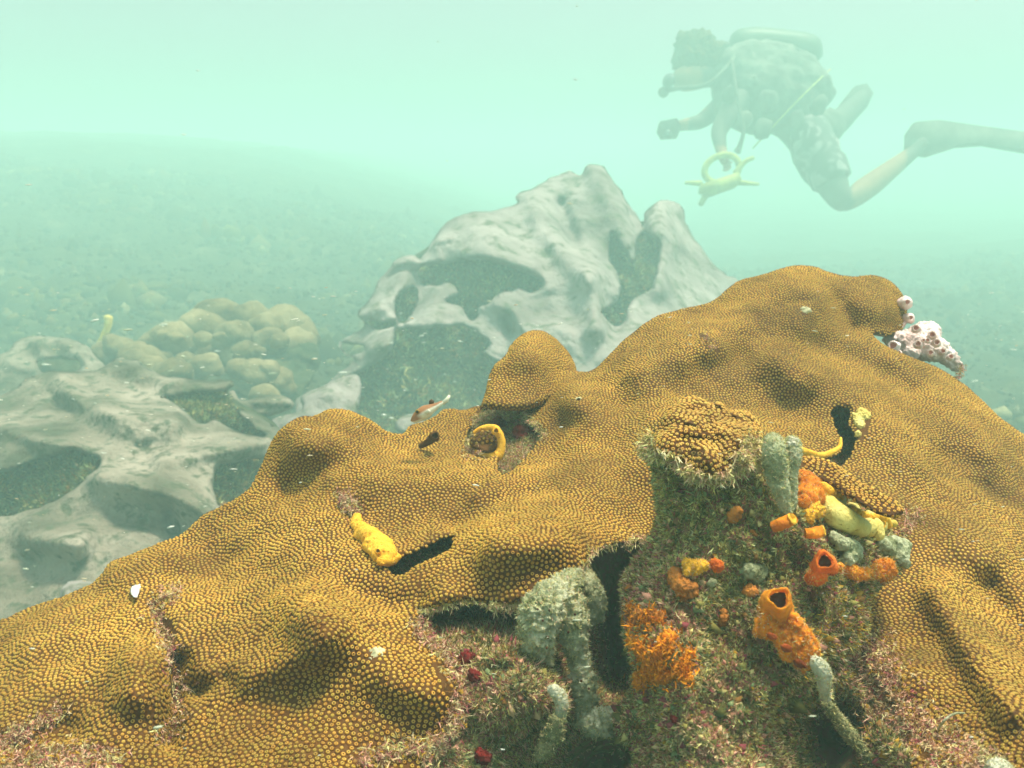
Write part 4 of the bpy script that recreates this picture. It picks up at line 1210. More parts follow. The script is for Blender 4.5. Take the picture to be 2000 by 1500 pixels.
# pale fingers and drapes
s6 = sponge("pair of pale green finger sponges standing beside the coral cap on the pillar", 1530, 930, 0.44)
fd = 0.44
for k, (pts) in enumerate([[(1510, 862, fd + .01, 15), (1512, 880, fd, 17), (1515, 905, fd, 18), (1518, 935, fd, 16), (1528, 965, fd, 13), (1535, 1000, fd + .005, 9)], [(1546, 866, fd + .015, 13), (1548, 885, fd + .012, 14), (1545, 910, fd + .012, 12), (1542, 940, fd + .012, 12), (1545, 975, fd + .012, 10), (1540, 1000, fd + .01, 8)]]):
    P_ = smooth_nd(np.array(pts), 3)
    meta("finger", [tuple(q) for q in P_], M_WHITE if k == 9 else M_PALE, s6, 0.22, 5, 0.2, seed=40 + k, pits=1.2)
    meta("lit_finger_tip", [(pts[0][0], pts[0][1], pts[0][2] - .002, pts[0][3] * 0.9), (pts[0][0] + 3, pts[0][1] + 8, pts[0][2] - .003, pts[0][3] * .85)], M_WHITE, s6, 0.3, 6, 0.2, seed=44 + k)  # light from above put into the tips as a whiter colour

s7 = sponge("long pale green sponge draping down the reef rock below the coral ledge", 1100, 1250, 0.47)
ds = lambda u, v: dep(substr, u, v)
def line_blobs(pts, d0):
    q = smooth_nd(np.array([(u, v, d0 + dv, r) for u, v, r, dv in pts], float), 3)
    return [tuple(x) for x in q]
meta("sponge_body", line_blobs([(1118, 1135, 20, .035), (1085, 1165, 26, .01), (1060, 1190, 30, 0), (1050, 1225, 28, 0), (1052, 1262, 20, 0.004), (1066, 1285, 12, 0.006)], 0.472) +
     line_blobs([(1100, 1150, 22, .02), (1118, 1200, 25, 0.003), (1120, 1240, 20, 0.004), (1132, 1290, 17, 0.006), (1142, 1340, 19, 0.004), (1146, 1385, 15, 0.008), (1150, 1410, 18, 0.006), (1182, 1408, 20, 0.0), (1135, 1415, 12, 0.006)], 0.482), M_PALE, s7, 0.42, 5, 0.13, seed=50, pits=1.6)
for k, (u, v) in enumerate([(1050, 1190), (1073, 1192), (1060, 1212), (1070, 1245), (1068, 1266), (1123, 1200), (1110, 1235), (1095, 1262), (1135, 1330), (1150, 1345)]):
    blob("pore_shade", P(u, v, 0.4455 + (0.010 if u > 1090 else 0)), S(2.6, 0.44), M_DARK, s7, (1, 0.5, 1.1), 0, 2, 0.15, seed=k)  # flattened dark beads put the shade of the pores into colour
s7b = sponge("dim pale sponge lobe hanging in the dark hollow right of the drape", 1155, 1160, 0.52)
meta("sponge_body", line_blobs([(1140, 1120, 14, .02), (1150, 1145, 18, 0), (1158, 1175, 20, 0), (1160, 1200, 16, 0)], 0.52), M_PALE, s7b, 0.25, 4, 0.2, seed=51)
s8b = sponge("small cream finger sponge curled down at the right of the brown turf", 1090, 1370, 0.45)
meta("sponge_body", line_blobs([(1080, 1347, 9, 0), (1092, 1358, 11, 0), (1098, 1375, 10, 0), (1096, 1392, 9, .003)], 0.44), M_WHITE, s8b, 0.15, 4, 0.2, seed=52)
s8c = sponge("olive green sponge hump at the foot of the brown turf rock", 1085, 1430, 0.45)
meta("sponge_body", line_blobs([(1090, 1405, 12, 0), (1082, 1430, 14, 0), (1070, 1455, 14, .003), (1055, 1475, 10, .006)], 0.45), M_DIM, s8c, 0.3, 4, 0.2, seed=53)
for k, (lab, L, m) in enumerate([("pale sponge knob with small pores under the lemon yellow sheet", [(1645, 1062, 14), (1660, 1070, 18), (1668, 1085, 16), (1655, 1090, 12), (1630, 1050, 12)], M_PALE),
                                 ("bluish pale sponge lobe at the pillar's far right shoulder", [(1725, 1065, 15), (1745, 1062, 17), (1765, 1068, 15), (1758, 1088, 14), (1770, 1100, 10), (1735, 1075, 15)], M_PALE),
                                 ("faint grey green sponge cushion at the centre of the pillar", [(1465, 1115, 16), (1485, 1112, 14), (1478, 1125, 14), (1390, 1138, 9)], M_PALE)]):
    r0 = sponge(lab, L[0][0], L[0][1], pd(L[0][0], L[0][1]))
    meta("sponge_body", on(pillar, L, -0.008 if k < 2 else 0.0), m, r0, 0.22, 4, 0.2, seed=54 + k, pits=1.3)
s9b = sponge("white tipped finger sponge pointing down from the orange vase sponge", 1605, 1330, 0.42)
meta("sponge_body", line_blobs([(1592, 1292, 9, 0), (1604, 1306, 13, 0), (1610, 1324, 12, 0.002), (1610, 1345, 10, 0.006), (1614, 1362, 9, 0.012)], 0.405), M_WHITE, s9b, 0.14, 4, 0.2, seed=58, pits=1.4)
s9c = sponge("pale green sponge strand running down the edge of the dark lower right hollow", 1670, 1440, 0.44)
meta("sponge_body", line_blobs([(1616, 1378, 9, 0), (1632, 1398, 10, 0.004), (1655, 1430, 11, 0.004), (1680, 1460, 9, 0.004), (1705, 1490, 8, 0.004), (1740, 1530, 8, 0)], 0.435), M_DIM, s9c, 0.3, 4, 0.2, seed=59)
s9d = sponge("cream sponge tip poking up at the bottom right corner", 1952, 1500, 0.36)
meta("sponge_body", line_blobs([(1950, 1500, 18, 0), (1955, 1525, 22, 0), (1950, 1560, 24, 0.01)], 0.355), M_WHITE, s9d, 0.15, 4, 0.2, seed=61)

M_FUZZ = M_TURF
def w_pale(u, v, nz):
    W = np.zeros((len(u), 9)); W[:, 1] = 0.2; W[:, 2] = 1.0; W[:, 6] = 0.6; W[:, 7] = 0.4; W[:, 3] = 0.12
    return W


def fuzz(root, density, L, w_fn=w_pale, names_=("sponge_body", "finger", "lit_finger_tip")):
    """silt and filaments caught on a sponge"""
    ch = []
    for o in list(root.children):
        if o.name.split(".")[0] not in names_: continue
        me = o.data
        V = np.zeros(len(me.vertices) * 3); me.vertices.foreach_get("co", V); V = V.reshape(-1, 3)
        F = np.zeros(len(me.loops), np.int32); me.loops.foreach_get("vertex_index", F); F = F.reshape(-1, 3)
        c = np.cross(V[F[:, 1]] - V[F[:, 0]], V[F[:, 2]] - V[F[:, 0]]); A = np.linalg.norm(c, axis=1)
        n_ = int(A.sum() / 2 * density)
        if n_ < 3: continue
        f = rng.choice(len(F), n_, p=A / A.sum())
        b = rng.random((n_, 2)); m_ = b.sum(1) > 1; b[m_] = 1 - b[m_]
        wt = np.c_[1 - b.sum(1), b]
        pos = (V[F[f]] * wt[..., None]).sum(1); nn = c[f] / (A[f][:, None] + 1e-12)
        out = ((pos - V.mean(0)) * nn).sum(1).mean()
        if out < 0: nn = -nn
        u_, v_, _ = project(pos)
        ch.append(turf_blades(pos, nn, u_, v_, L, L * 0.18, w_fn, 0.8, 0.9, 2))
    if not ch: return
    V, F, C = [], [], []; o_ = 0
    for a_, b_, c_ in ch:
        V.append(a_); F.append(b_ + o_); C.append(c_); o_ += len(a_)
    ob = mesh("fuzz", np.concatenate(V), np.concatenate(F), M_TURF, root, False, np.concatenate(C))
    tag(ob, kind="stuff")


for r_ in (s6, s7, s7b, s8c, s9c): fuzz(r_, 4e6, 0.0007)
for r_ in (s8b, s9b, s9d): fuzz(r_, 3e6, 0.0008)
w_or = lambda u, v, nz: np.tile([0, 0.1, .3, 0.4, 0.1, 0, .3, 0, 1.0], (len(u), 1))
for r_ in (s3, s4, s4b, s9, s8, s10): fuzz(r_, 2.5e6, 0.0008, w_or)

# pink sponge on the ridge
pk = sponge("pale pink sponge full of pits clinging to the right end of the ridge", 1800, 670, 0.9)
meta("sponge_body", [(1735, 662, .955, 10), (1752, 668, .94, 15), (1775, 668, .93, 20), (1800, 655, .94, 22), (1818, 648, .95, 18), (1800, 680, .93, 22), (1825, 680, .93, 20), (1845, 692, .93, 16), (1862, 706, .93, 13), (1872, 718, .93, 9), (1780, 690, .92, 14)], M_PINK, pk, 0.20, 5, 0.15, seed=70, pits=1.6)
for k, (u, v, r) in enumerate([(1744, 674, 8), (1789, 640, 6), (1821, 653, 6), (1793, 671, 6), (1812, 664, 4), (1804, 664, 3), (1830, 668, 6), (1818, 688, 5), (1842, 685, 5), (1755, 688, 4), (1858, 696, 5)]):
    osculum(pk, u, v, .93 - 0.021 - (0.008 if u < 1840 else 0), r, M_PINK, M_PINKIN, ((u - 1800) * .004, 0, .3), 0.9, 0.06, k)
for k, (u, v, r, lab) in enumerate([(1770, 590, 10, "upper small pink tube sponge on the outer edge of the ridge"), (1777, 620, 8, "lower small pink tube sponge between ridge and pitted pink sponge")]):
    r0 = sponge(lab, u, v, .96)
    meta("sponge_body", [(u - 8, v + 2, .96, r), (u, v, .955, r), (u + 2, v + 6, .96, r * .8)], M_PINK, r0, 0.1, 3, 0.25, seed=72 + k)
    osculum(r0, u + 3, v, .94, r * 0.55, M_PINK, M_PINKIN, (.4, 0, .2), 0.8, 0.05, k)
s_rim = sponge("salmon pink sponge rim under the ridge's right lobe", 1720, 655, .95)
tube("sponge_body", [(1700, 649, .955, 3), (1718, 652, .95, 5), (1738, 650, .95, 6), (1758, 640, .955, 6), (1768, 628, .96, 5)], M_PINK, s_rim, 8, 0.1, 7)

# red crusts
for k, (u, v, r, rel, off, lab) in enumerate([(1018, 850, 15, substr, 0.0, "red encrusting sponge patch in the upper hollow, the larger one"), (975, 828, 10, substr, 0.0, "dull red crust spot at the top of the upper hollow"), (1020, 805, 10, substr, 0, "dark red crust tucked under the left lobe of the ridge"),
                                              (912, 1292, 15, substr, -0.004, "dark red sponge in the brown turf below the ledge"), (925, 1320, 10, substr, -0.002, "thin red streak under the dark red sponge"), (940, 1478, 12, substr, -0.004, "crimson sponge spot at the bottom edge below the brown turf"), (1315, 1405, 6, pillar, -0.004, "tiny pink red spot low on the pillar")]):
    r0 = sponge(lab, u, v, dep(rel, u, v))
    meta("sponge_body", [(u, v, dep(rel, u, v) + off, r), (u + r * .8, v + 2, dep(rel, u, v) + off, r * .8), (u - r * .3, v - r * .7, dep(rel, u, v) + off, r * .7)], M_RED, r0, 0.35, 5, 0.25, seed=80 + k)

# pits in the coral with their pale rims, a gastropod-like knob, patches of bare skeleton
M_BLEACH = mat_plain("bare_coral_patch", (0.52, 0.50, 0.30), 0.85, 0.25, 200, 0.0004, 900)
for k, (u, v, r, lab) in enumerate([(732, 1287, 20, "round bleached patch, larger, on the lower lobe of the golden coral"), (785, 1385, 10, "small bleached spot on the lower lobe of the golden coral"), (1570, 612, 11, "whitish scar near the top of the ridge")]):
    dd_ = dep(mainr, u, v)
    ob = meta("bleached_patch", [(u, v, dd_ + 0.0075 * 0.6 + S(r * .5, dd_) / DS * .6, r), (u + r * .5, v + r * .2, dd_ + 0.008 + S(r * .5, dd_) / DS * .5, r * .8)], M_BLEACH, colony, 0.3, 5, 0.2, seed=90 + k)
    ob["label"] = lab
wm = empty("tube_worm", P(850, 852, .75), "small dark mouthed worm tube lying on the back lobe of the golden coral", "worm")
tube("tube_shell", [(820, 872, .738, 5), (832, 866, .735, 6), (843, 858, .73, 8), (848, 852, .725, 9)], M_TISSUE, wm, 10, 0.1, 3)
osculum(wm, 850, 851, .718, 7, M_TISSUE, M_DARK, (.2, 0, .2), seed=4)
wm2 = empty("tube_worm", P(1130, 781, .70), "tiny worm hole with a pale rim on the rounded left lobe of the ridge", "worm")
osculum(wm2, 1130, 781, dep(mainr, 1130, 781) - 0.003, 4.5, M_BLEACH, M_DARK, (0, 0, .2), seed=5)
M_BARN = mat_plain("barnacle_shell", (0.55, 0.36, 0.14), 0.8, 0.3, 200)
for k, (u, v) in enumerate([(1355, 884), (1367, 885), (1328, 878)]):
    bn = empty("barnacle", P(u, v, dep(capr, u, v)), ["pale barnacle on the coral cap, left of the bright pair", "pale barnacle on the coral cap, right of the bright pair", "brown barnacle left of the pale pair on the coral cap"][k], "barnacle")
    osculum(bn, u, v, dep(capr, u, v) - 0.003, 3.2, M_BARN, M_OLIVE, (0, 0, .5), 0.8, 0.12, k)

# white glinting shell fragment
shell_m = mat_plain("white_shell", (0.95, 0.95, 0.95), 0.25, 0.03, 50, 0)
shell_m.node_tree.nodes["Principled BSDF"].inputs["Specular IOR Level"].default_value = 0.6
dsh = dep(mainr, 268, 1152) - 0.006
shv = small_relief("shell", "bright white shell fragment stuck in a crease of the golden coral at left", "shell", [(254, 1150), (262, 1142), (272, 1137), (286, 1136), (276, 1146), (272, 1158), (266, 1168), (256, 1160)], dsh, -0.12, shell_m, (), (0, 20, 0, 60), 3, 6, 0.004, 0.006, 0)
fl = empty("feather_worm", P(1850, 1410, .40), "curved pale thread arching over the coral near the lower right corner", "worm")
dfl = dep(mainr, 1850, 1410) - 0.014
tube("thread", [(1832, 1425, dfl + .01, 2.2), (1842, 1410, dfl, 2.4), (1856, 1398, dfl, 2.4), (1870, 1393, dfl, 2.2), (1884, 1393, dfl + .004, 1.6)], M_PALE, fl, 6, 0.05, 8)
snail_d = dep(mainr, 680, 990) - 0.004
sn = sponge("fuzzy pinkish knob of growth just above the yellow sponge in the coral seam", 680, 990, snail_d, "growth")
meta("knob", [(676, 985, snail_d, 13), (690, 990, snail_d, 10), (668, 975, snail_d, 7), (683, 1000, snail_d, 9)], M_ROCK, sn, 0.3, 5, 0.2, seed=95)
kq = fringe(mainr, [(672, 978), (690, 995)], 90, 8, -0.010)
kt = turf_blades(*kq, 0.0017, 0.00022, w_pink, per=4)
tag(mesh("turf_algae", kt[0], kt[1], M_TURF, sn, False, kt[2]), kind="stuff")

DS = 1.4
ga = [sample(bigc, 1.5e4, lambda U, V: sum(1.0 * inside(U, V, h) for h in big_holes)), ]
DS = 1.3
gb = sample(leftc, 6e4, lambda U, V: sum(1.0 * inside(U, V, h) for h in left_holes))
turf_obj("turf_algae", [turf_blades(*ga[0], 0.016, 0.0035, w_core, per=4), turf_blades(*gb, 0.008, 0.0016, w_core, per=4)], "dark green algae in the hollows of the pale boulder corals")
DS = 0.5

# ------------------------------------------------------------------ small fish
fish = empty("pufferfish", P(840, 800, .70), "small brown backed white bellied puffer fish hovering over the coral", "fish")
FD = 0.70
ax0 = np.array([803, 822.0]); ax1 = np.array([864, 786.0])
axd = (ax1 - ax0); nrm = np.array([axd[1], -axd[0]]) / np.linalg.norm(axd)       # towards the back (up)
if nrm[1] > 0: nrm = -nrm
st = [(0.0, 2, 2), (0.06, 6, 7), (0.18, 11, 10), (0.34, 14, 12), (0.5, 14, 12), (0.66, 10, 9), (0.82, 6, 6), (1.0, 4, 3.5)]
V, C, F = [], [], []
SG = 16
for k, (t, hu, hl) in enumerate(st):
    for s_ in range(SG):
        an = 2 * PI * s_ / SG
        y = math.sin(an); x = math.cos(an)
        h = hu if y > 0 else hl
        q = ax0 + axd * t + nrm * (y * h)
        V.append(P(q[0], q[1], FD + x * 0.9 * h / FPX * FD)[:])
        C.append((0.34, 0.16, 0.07) if y > 0.05 else ((0.80, 0.80, 0.66) if t > 0.25 or y < -0.5 else (0.42, 0.20, 0.10)))
for k in range(len(st) - 1):
    for s_ in range(SG):
        a, b = k * SG + s_, k * SG + (s_ + 1) % SG
        F += [(a, b, b + SG), (a, b + SG, a + SG)]
V.append(P(*(ax0 - axd * .02), FD)[:]); C.append((0.42, 0.2, 0.1)); V.append(P(*(ax1 + axd * .02), FD)[:]); C.append((0.8, 0.8, 0.66))
for s_ in range(SG):
    F += [(len(V) - 2, (s_ + 1) % SG, s_), (len(V) - 1, (len(st) - 1) * SG + s_, (len(st) - 1) * SG + (s_ + 1) % SG)]
M_FISH = mat_vc("fish_skin", 300, 0.15, 0.45)
mesh("body", V, F, M_FISH, fish, True, np.array(C))
M_FIN = mat_plain("fin", (0.78, 0.78, 0.62), 0.5, 0.1, 50, 0)
M_BLACK = mat_plain("black", (0.02, 0.018, 0.012), 0.4, 0.1, 50, 0)
M_BROWNFIN = mat_plain("brown_fin", (0.10, 0.06, 0.03), 0.5, 0.1, 50, 0)


def prism(name, pts, th, mat, parent=None, smooth_=False):
    """pts: (u, v, d) outline of a thin plate with thickness th metres"""
    A = np.array([P(*p)[:] for p in pts]); n = len(A)
    nn = np.zeros(3)
    for i in range(1, n - 1): nn += np.cross(A[i] - A[0], A[i + 1] - A[0])
    nn /= np.linalg.norm(nn)
    c = A.mean(0)
    V = np.concatenate([A + nn * th / 2, A - nn * th / 2, [c + nn * th / 2], [c - nn * th / 2]])
    F = []
    for i in range(n):
        j = (i + 1) % n
        F += [(2 * n, i, j), (2 * n + 1, n + j, n + i), (i, n + i, n + j), (i, n + j, j)]
    return mesh(name, V, F, mat, parent, smooth_)


prism("tail_fin", [(860, 786, FD), (868, 780, FD), (876, 771, FD), (880, 773, FD), (876, 784, FD), (866, 791, FD)], 0.0004, M_FIN, fish)
prism("dorsal_fin", [(838, 792, FD), (838, 783, FD), (843, 779, FD), (848, 783, FD), (848, 789, FD)], 0.0004, M_BROWNFIN, fish)
prism("pectoral_fin", [(828, 806, FD - .007), (836, 800, FD - .010), (842, 804, FD - .010), (836, 811, FD - .008)], 0.0004, M_FIN, fish)
ey = blob("eye", P(815, 804, FD - .0052), S(4.6, FD), M_OLIVE, fish, n=2, a=0)
blob("pupil", P(815, 804, FD - .0064), S(2.9, FD), M_BLACK, ey, n=2, a=0)

# pale stone behind the fish
DS = 1.4
small_relief("rubble_stone", "pale stone at the foot of the big boulder just left of the fish", "stone", [(772, 826), (785, 815), (800, 810), (815, 812), (830, 830), (800, 850), (775, 845)], 1.35, -0.05, M_GREY)
DS = 1.4
fs = empty("finger_sponge", P(208, 650, 1.85), "thin pale green finger sponge standing up left of the lobed coral", "sponge")
tube("stem", [(190, 700, 1.85, 5), (193, 675, 1.85, 5), (203, 655, 1.85, 6), (210, 640, 1.85, 7), (211, 618, 1.85, 8)], M_LEMON, fs, 10, 0.1, 3)

# ------------------------------------------------------------------ algae clumps and rubble on the seabed
DS = 1.0
import bmesh
bm_ = bmesh.new(); bmesh.ops.create_icosphere(bm_, subdivisions=1, radius=1)
IV = np.array([v.co[:] for v in bm_.verts]); IF = np.array([[v.index for v in f.verts] for f in bm_.faces]); bm_.free()
n = 26000
rx = rng.uniform(-1, 1, n); ry = 1.6 + 7.0 * rng.random(n) ** 0.9
rx = rx * (0.9 + ry * 0.75)
rz = ground_z(rx, ry)
clump = fbm(np.stack([rx, ry, 0 * rx], -1), 1.7, 3, 66)
rs = rng.uniform(0.004, 0.015, n) * (1.0 + 0.8 * np.clip(clump, -.6, 1)) * (0.7 + 0.16 * ry) * (1 + 1.2 * (rng.random(n) < 0.05))
V = IV[None] * (rs[:, None, None] * rng.uniform(0.6, 1.4, (n, 1, 3)))
V = V * (1 + 0.3 * rng.normal(0, 1, (n, len(IV), 1)))
V = V + np.stack([rx, ry, rz], -1)[:, None]
F = IF[None] + (np.arange(n) * len(IV))[:, None, None]
cc = np.array([(0.022, 0.025, 0.008), (0.045, 0.046, 0.015), (0.078, 0.075, 0.022), (0.18, 0.165, 0.085), (0.095, 0.075, 0.03)])[rng.choice(5, n, p=[.34, .34, .16, .06, .1])]
cc = cc * np.clip(1 + 0.9 * clump, 0.35, 1.9)[:, None]
rub = mesh("seabed_algae", V.reshape(-1, 3), F.reshape(-1, 3), M_TURF, None, True, np.repeat(cc[:, None], len(IV), 1).reshape(-1, 3))
tag(rub, "dark green algae clumps and rubble covering the sloping seabed", "algae", None, "stuff")

# ------------------------------------------------------------------ drifting particles
n = 3200
dpt = 0.16 + 2.4 * rng.random(n) ** 1.3
u = rng.uniform(-150, 2150, n); v = rng.uniform(-150, 1600, n)
pp = P3(u, v, dpt)
szp = rng.lognormal(0, 0.45, n) * 0.8 / FPX * dpt
big_ = rng.random(n) < 0.02
szp[big_] *= 2.2
q = IV[None] * np.stack([szp * rng.uniform(2.0, 5.5, n), szp, szp * 0.8], -1)[:, None]
an = rng.normal(0, 0.12, n); ca, sa = np.cos(an)[:, None], np.sin(an)[:, None]
qx = q[..., 0] * ca - q[..., 2] * sa; qz = q[..., 0] * sa + q[..., 2] * ca
V = np.stack([qx, q[..., 1], qz], -1) + pp[:, None]
F = IF[None] + (np.arange(n) * len(IV))[:, None, None]
# keep only particles in open water in front of the near reef
un, vn_, dn = project(pp)
lim = np.full(n, 9.0)
for rel in (mainr, pillar, substr, lober, capr):
    px = rel.u; py = rel.v
    tr = KDTree(len(px))
    for k in range(len(px)): tr.insert((px[k], py[k], 0), k)
    tr.balance()
    for k in range(n):
        co, ix, ds_ = tr.find((un[k], vn_[k], 0))
        if ds_ < 8: lim[k] = min(lim[k], rel.Df[ix] * 0.5)
keepk = (dn < lim * 0.97) & ((vn_ > 560) | (rng.random(n) < 0.02))
V = V[keepk]; F = IF[None] + (np.arange(len(V)) * len(IV))[:, None, None]
cp_ = np.array([(0.85, 0.85, 0.75), (0.6, 0.62, 0.45), (0.75, 0.6, 0.4)])[rng.choice(3, len(V), p=[.5, .3, .2])]
snow = mesh("suspended_particles", V.reshape(-1, 3), F.reshape(-1, 3), M_TURF, None, True, np.repeat(cp_[:, None], len(IV), 1).reshape(-1, 3))
tag(snow, "pale specks of silt drifting in the water", "particles", None, "stuff")

# ------------------------------------------------------------------ diver
DS = 1.25
DD = 4.3
M_SUIT = mat_vc("diver_clothes_and_skin", 20, 0.2, 0.7)
M_GEAR = mat_plain("dark_dive_gear", (0.15, 0.155, 0.125), 0.8, 0.5, 9, 0)
M_HAIR = mat_plain("hair", (0.10, 0.08, 0.04), 0.8, 0.3, 20, 0)
M_YELP = mat_plain("yellow_plastic", (0.48, 0.52, 0.15), 0.7, 0.2, 20, 0)
M_LENS = mat_plain("mask_glass", (0.10, 0.12, 0.12), 0.1, 0.05, 20, 0)
diver = empty("person", P(1560, 230, DD), "diver in dark top and patterned shorts swimming face down, holding a yellow frame", "person")
J = {  # joint: (u, v, d, r px)
    "pelvis": (1578, 262, 4.30, 36), "waist": (1535, 222, 4.30, 40), "chest": (1470, 175, 4.30, 50), "neck": (1392, 148, 4.28, 19), "head": (1345, 150, 4.26, 32), "face": (1312, 160, 4.25, 20),
    "shl": (1432, 205, 4.12, 24), "ell": (1402, 258, 4.05, 17), "wrl": (1410, 300, 3.98, 11), "hal": (1418, 320, 3.95, 10),
    "shr": (1420, 195, 4.46, 22), "elr": (1370, 238, 4.48, 16), "wrr": (1330, 245, 4.40, 11), "har": (1314, 248, 4.38, 10),
    "hil": (1588, 290, 4.20, 36), "thl": (1615, 340, 4.15, 36), "knl": (1648, 398, 4.10, 27), "cal": (1705, 358, 4.15, 24), "anl": (1782, 298, 4.22, 14), "tol": (1810, 272, 4.22, 12),
    "hir": (1600, 262, 4.42, 32), "knr": (1640, 236, 4.50, 25), "anr": (1680, 195, 4.55, 17), "tor": (1692, 180, 4.56, 13)}
names = list(J)
E = [("pelvis", "waist"), ("waist", "chest"), ("chest", "neck"), ("neck", "head"), ("head", "face"), ("chest", "shl"), ("shl", "ell"), ("ell", "wrl"), ("wrl", "hal"), ("chest", "shr"), ("shr", "elr"), ("elr", "wrr"), ("wrr", "har"),
     ("pelvis", "hil"), ("hil", "thl"), ("thl", "knl"), ("knl", "cal"), ("cal", "anl"), ("anl", "tol"), ("pelvis", "hir"), ("hir", "knr"), ("knr", "anr"), ("anr", "tor")]


def skin(verts, edges, root, sub=2):
    me = bpy.data.meshes.new("skin_tmp")
    me.from_pydata([v[0] for v in verts], edges, [])
    o = bpy.data.objects.new("skin_tmp", me); COL.objects.link(o)
    m = o.modifiers.new("s", 'SKIN'); m.use_smooth_shade = True
    for k, v in enumerate(verts):
        me.skin_vertices[0].data[k].radius = (v[1], v[1])
    me.skin_vertices[0].data[root].use_root = True
    s_ = o.modifiers.new("d", 'SUBSURF'); s_.levels = sub; s_.render_levels = sub
    bpy.context.view_layer.update()
    r = bpy.data.meshes.new_from_object(o.evaluated_get(bpy.context.evaluated_depsgraph_get()))
    bpy.data.objects.remove(o)
    V = np.zeros(len(r.vertices) * 3); r.vertices.foreach_get("co", V); V = V.reshape(-1, 3)
    F = []
    for q in r.polygons:
        vs = list(q.vertices); F.append(vs[:3])
        if len(vs) == 4: F.append([vs[0], vs[2], vs[3]])
    return V, np.array(F)


V, F = skin([(P(*J[n_][:3]), S(J[n_][3], J[n_][2])) for n_ in names], [(names.index(a), names.index(b)) for a, b in E], 0)
uu, vv, _ = project(V)
colr = np.tile(np.array([(0.15, 0.155, 0.13)]), (len(V), 1))
skin_c = np.array((0.42, 0.26, 0.16))
colr[(uu < 1375) & (vv < 215)] = skin_c
colr[(vv > 285) & (uu < 1450)] = skin_c
colr[(uu < 1345) & (vv > 225)] = skin_c
colr[(uu > 1665) & (uu < 1770) & (vv > 265)] = skin_c
mesh("body", V, F, M_SUIT, diver, True, colr)


def hand(c, dirv, palm, size, parent):
    d = Vector(dirv).normalized(); pn = Vector(palm).normalized(); sd_ = d.cross(pn).normalized()
    for k in range(5):
        if k < 4:
            base = c + sd_ * (size * 0.22 * (k - 1.5)); L = size * (0.85, 1.0, 0.95, 0.75)[k]; dv = d
        else:
            base = c - sd_ * size * 0.42 - d * size * 0.25; L = size * 0.6; dv = (d - sd_ * 1.1).normalized()
        p0 = base - dv * size * 0.2
        pts = [p0, base + dv * L * 0.35 + pn * L * 0.05, base + dv * L * 0.6 + pn * L * 0.35, base + dv * L * 0.55 + pn * L * 0.7]
        Vf, Ff = skin([(p, size * 0.11 * (1 - 0.12 * i_)) for i_, p in enumerate(pts)], [(0, 1), (1, 2), (2, 3)], 0, 1)
        mesh("finger", Vf, Ff, M_SKIN, parent, True)


M_SKIN = mat_plain("skin", (0.42, 0.26, 0.16), 0.6, 0.1, 20, 0)
hand(P(1420, 324, 3.95), (0.3, -0.3, -1), (-0.6, -0.6, 0.2), 0.055, diver)
hand(P(1310, 250, 4.38), (-1, -0.2, -0.1), (0.1, -0.5, -0.8), 0.055, diver)
# head gear
blob("mask", P(1306, 158, 4.18), S(17, 4.2), M_LENS, diver, (0.7, 1.3, 0.9), 0.3, 2, 0.05)
meta("hair", [(1340, 122, 4.27, 24), (1362, 118, 4.27, 26), (1338, 98, 4.27, 20), (1355, 84, 4.27, 20), (1375, 76, 4.27, 15), (1335, 78, 4.27, 12), (1388, 100, 4.27, 22), (1392, 120, 4.27, 22)], M_HAIR, diver, 0.35, 4, 0.2, seed=5)
tube("regulator_hose", [(1300, 176, 4.2, 6), (1330, 172, 4.12, 4), (1380, 165, 4.08, 4), (1420, 130, 4.1, 4), (1440, 100, 4.2, 4)], M_GEAR, diver, 8, 0.02, 2)
blob("regulator", P(1296, 180, 4.2), S(11, 4.2), M_GEAR, diver, n=2, a=0.05)
# buoyancy jacket and tank
meta("jacket", [(1430, 140, 4.28, 42), (1470, 138, 4.28, 44), (1515, 145, 4.30, 50), (1555, 158, 4.30, 46), (1580, 180, 4.30, 40), (1540, 190, 4.28, 50), (1480, 180, 4.20, 52), (1480, 180, 4.40, 52), (1440, 200, 4.28, 44), (1540, 225, 4.3, 40)], M_GEAR, diver, 0.12, 3, 0.15, seed=99)
for k, (u, v, r_) in enumerate([(1455, 235, 16), (1490, 252, 18), (1425, 185, 15), (1600, 205, 16), (1500, 200, 20), (1555, 235, 15)]):
    blob("pocket", P(u, v, 4.06), S(r_, 4.1), M_GEAR, diver, (1.0, 0.6, 1.3), 0.4, 2, 0.2, 2, k)
tube("gauge_hose", [(1430, 120, 4.1, 3.5), (1440, 190, 3.98, 3.5), (1452, 250, 3.96, 3.5), (1445, 285, 3.98, 5), (1440, 296, 3.98, 8)], M_GEAR, diver, 8, 0.02, 3)
tk = tube("tank", [(1428, 92, 4.36, 14), (1440, 90, 4.36, 30), (1475, 88, 4.36, 33), (1540, 94, 4.36, 33), (1582, 102, 4.36, 32), (1598, 106, 4.36, 20)], mat_plain("tank_metal", (0.12, 0.14, 0.10), 0.4, 0.1, 10, 0), diver, 18, 0.0, 0)
tube("tank_valve", [(1400, 88, 4.30, 10), (1424, 92, 4.30, 9)], M_GEAR, tk, 8, 0, 0)
tube("strap", [(1470, 290, 4.12, 1.6), (1540, 215, 4.04, 1.6), (1590, 165, 4.06, 1.6), (1622, 135, 4.3, 1.6)], M_YELP, diver, 6, 0, 0)
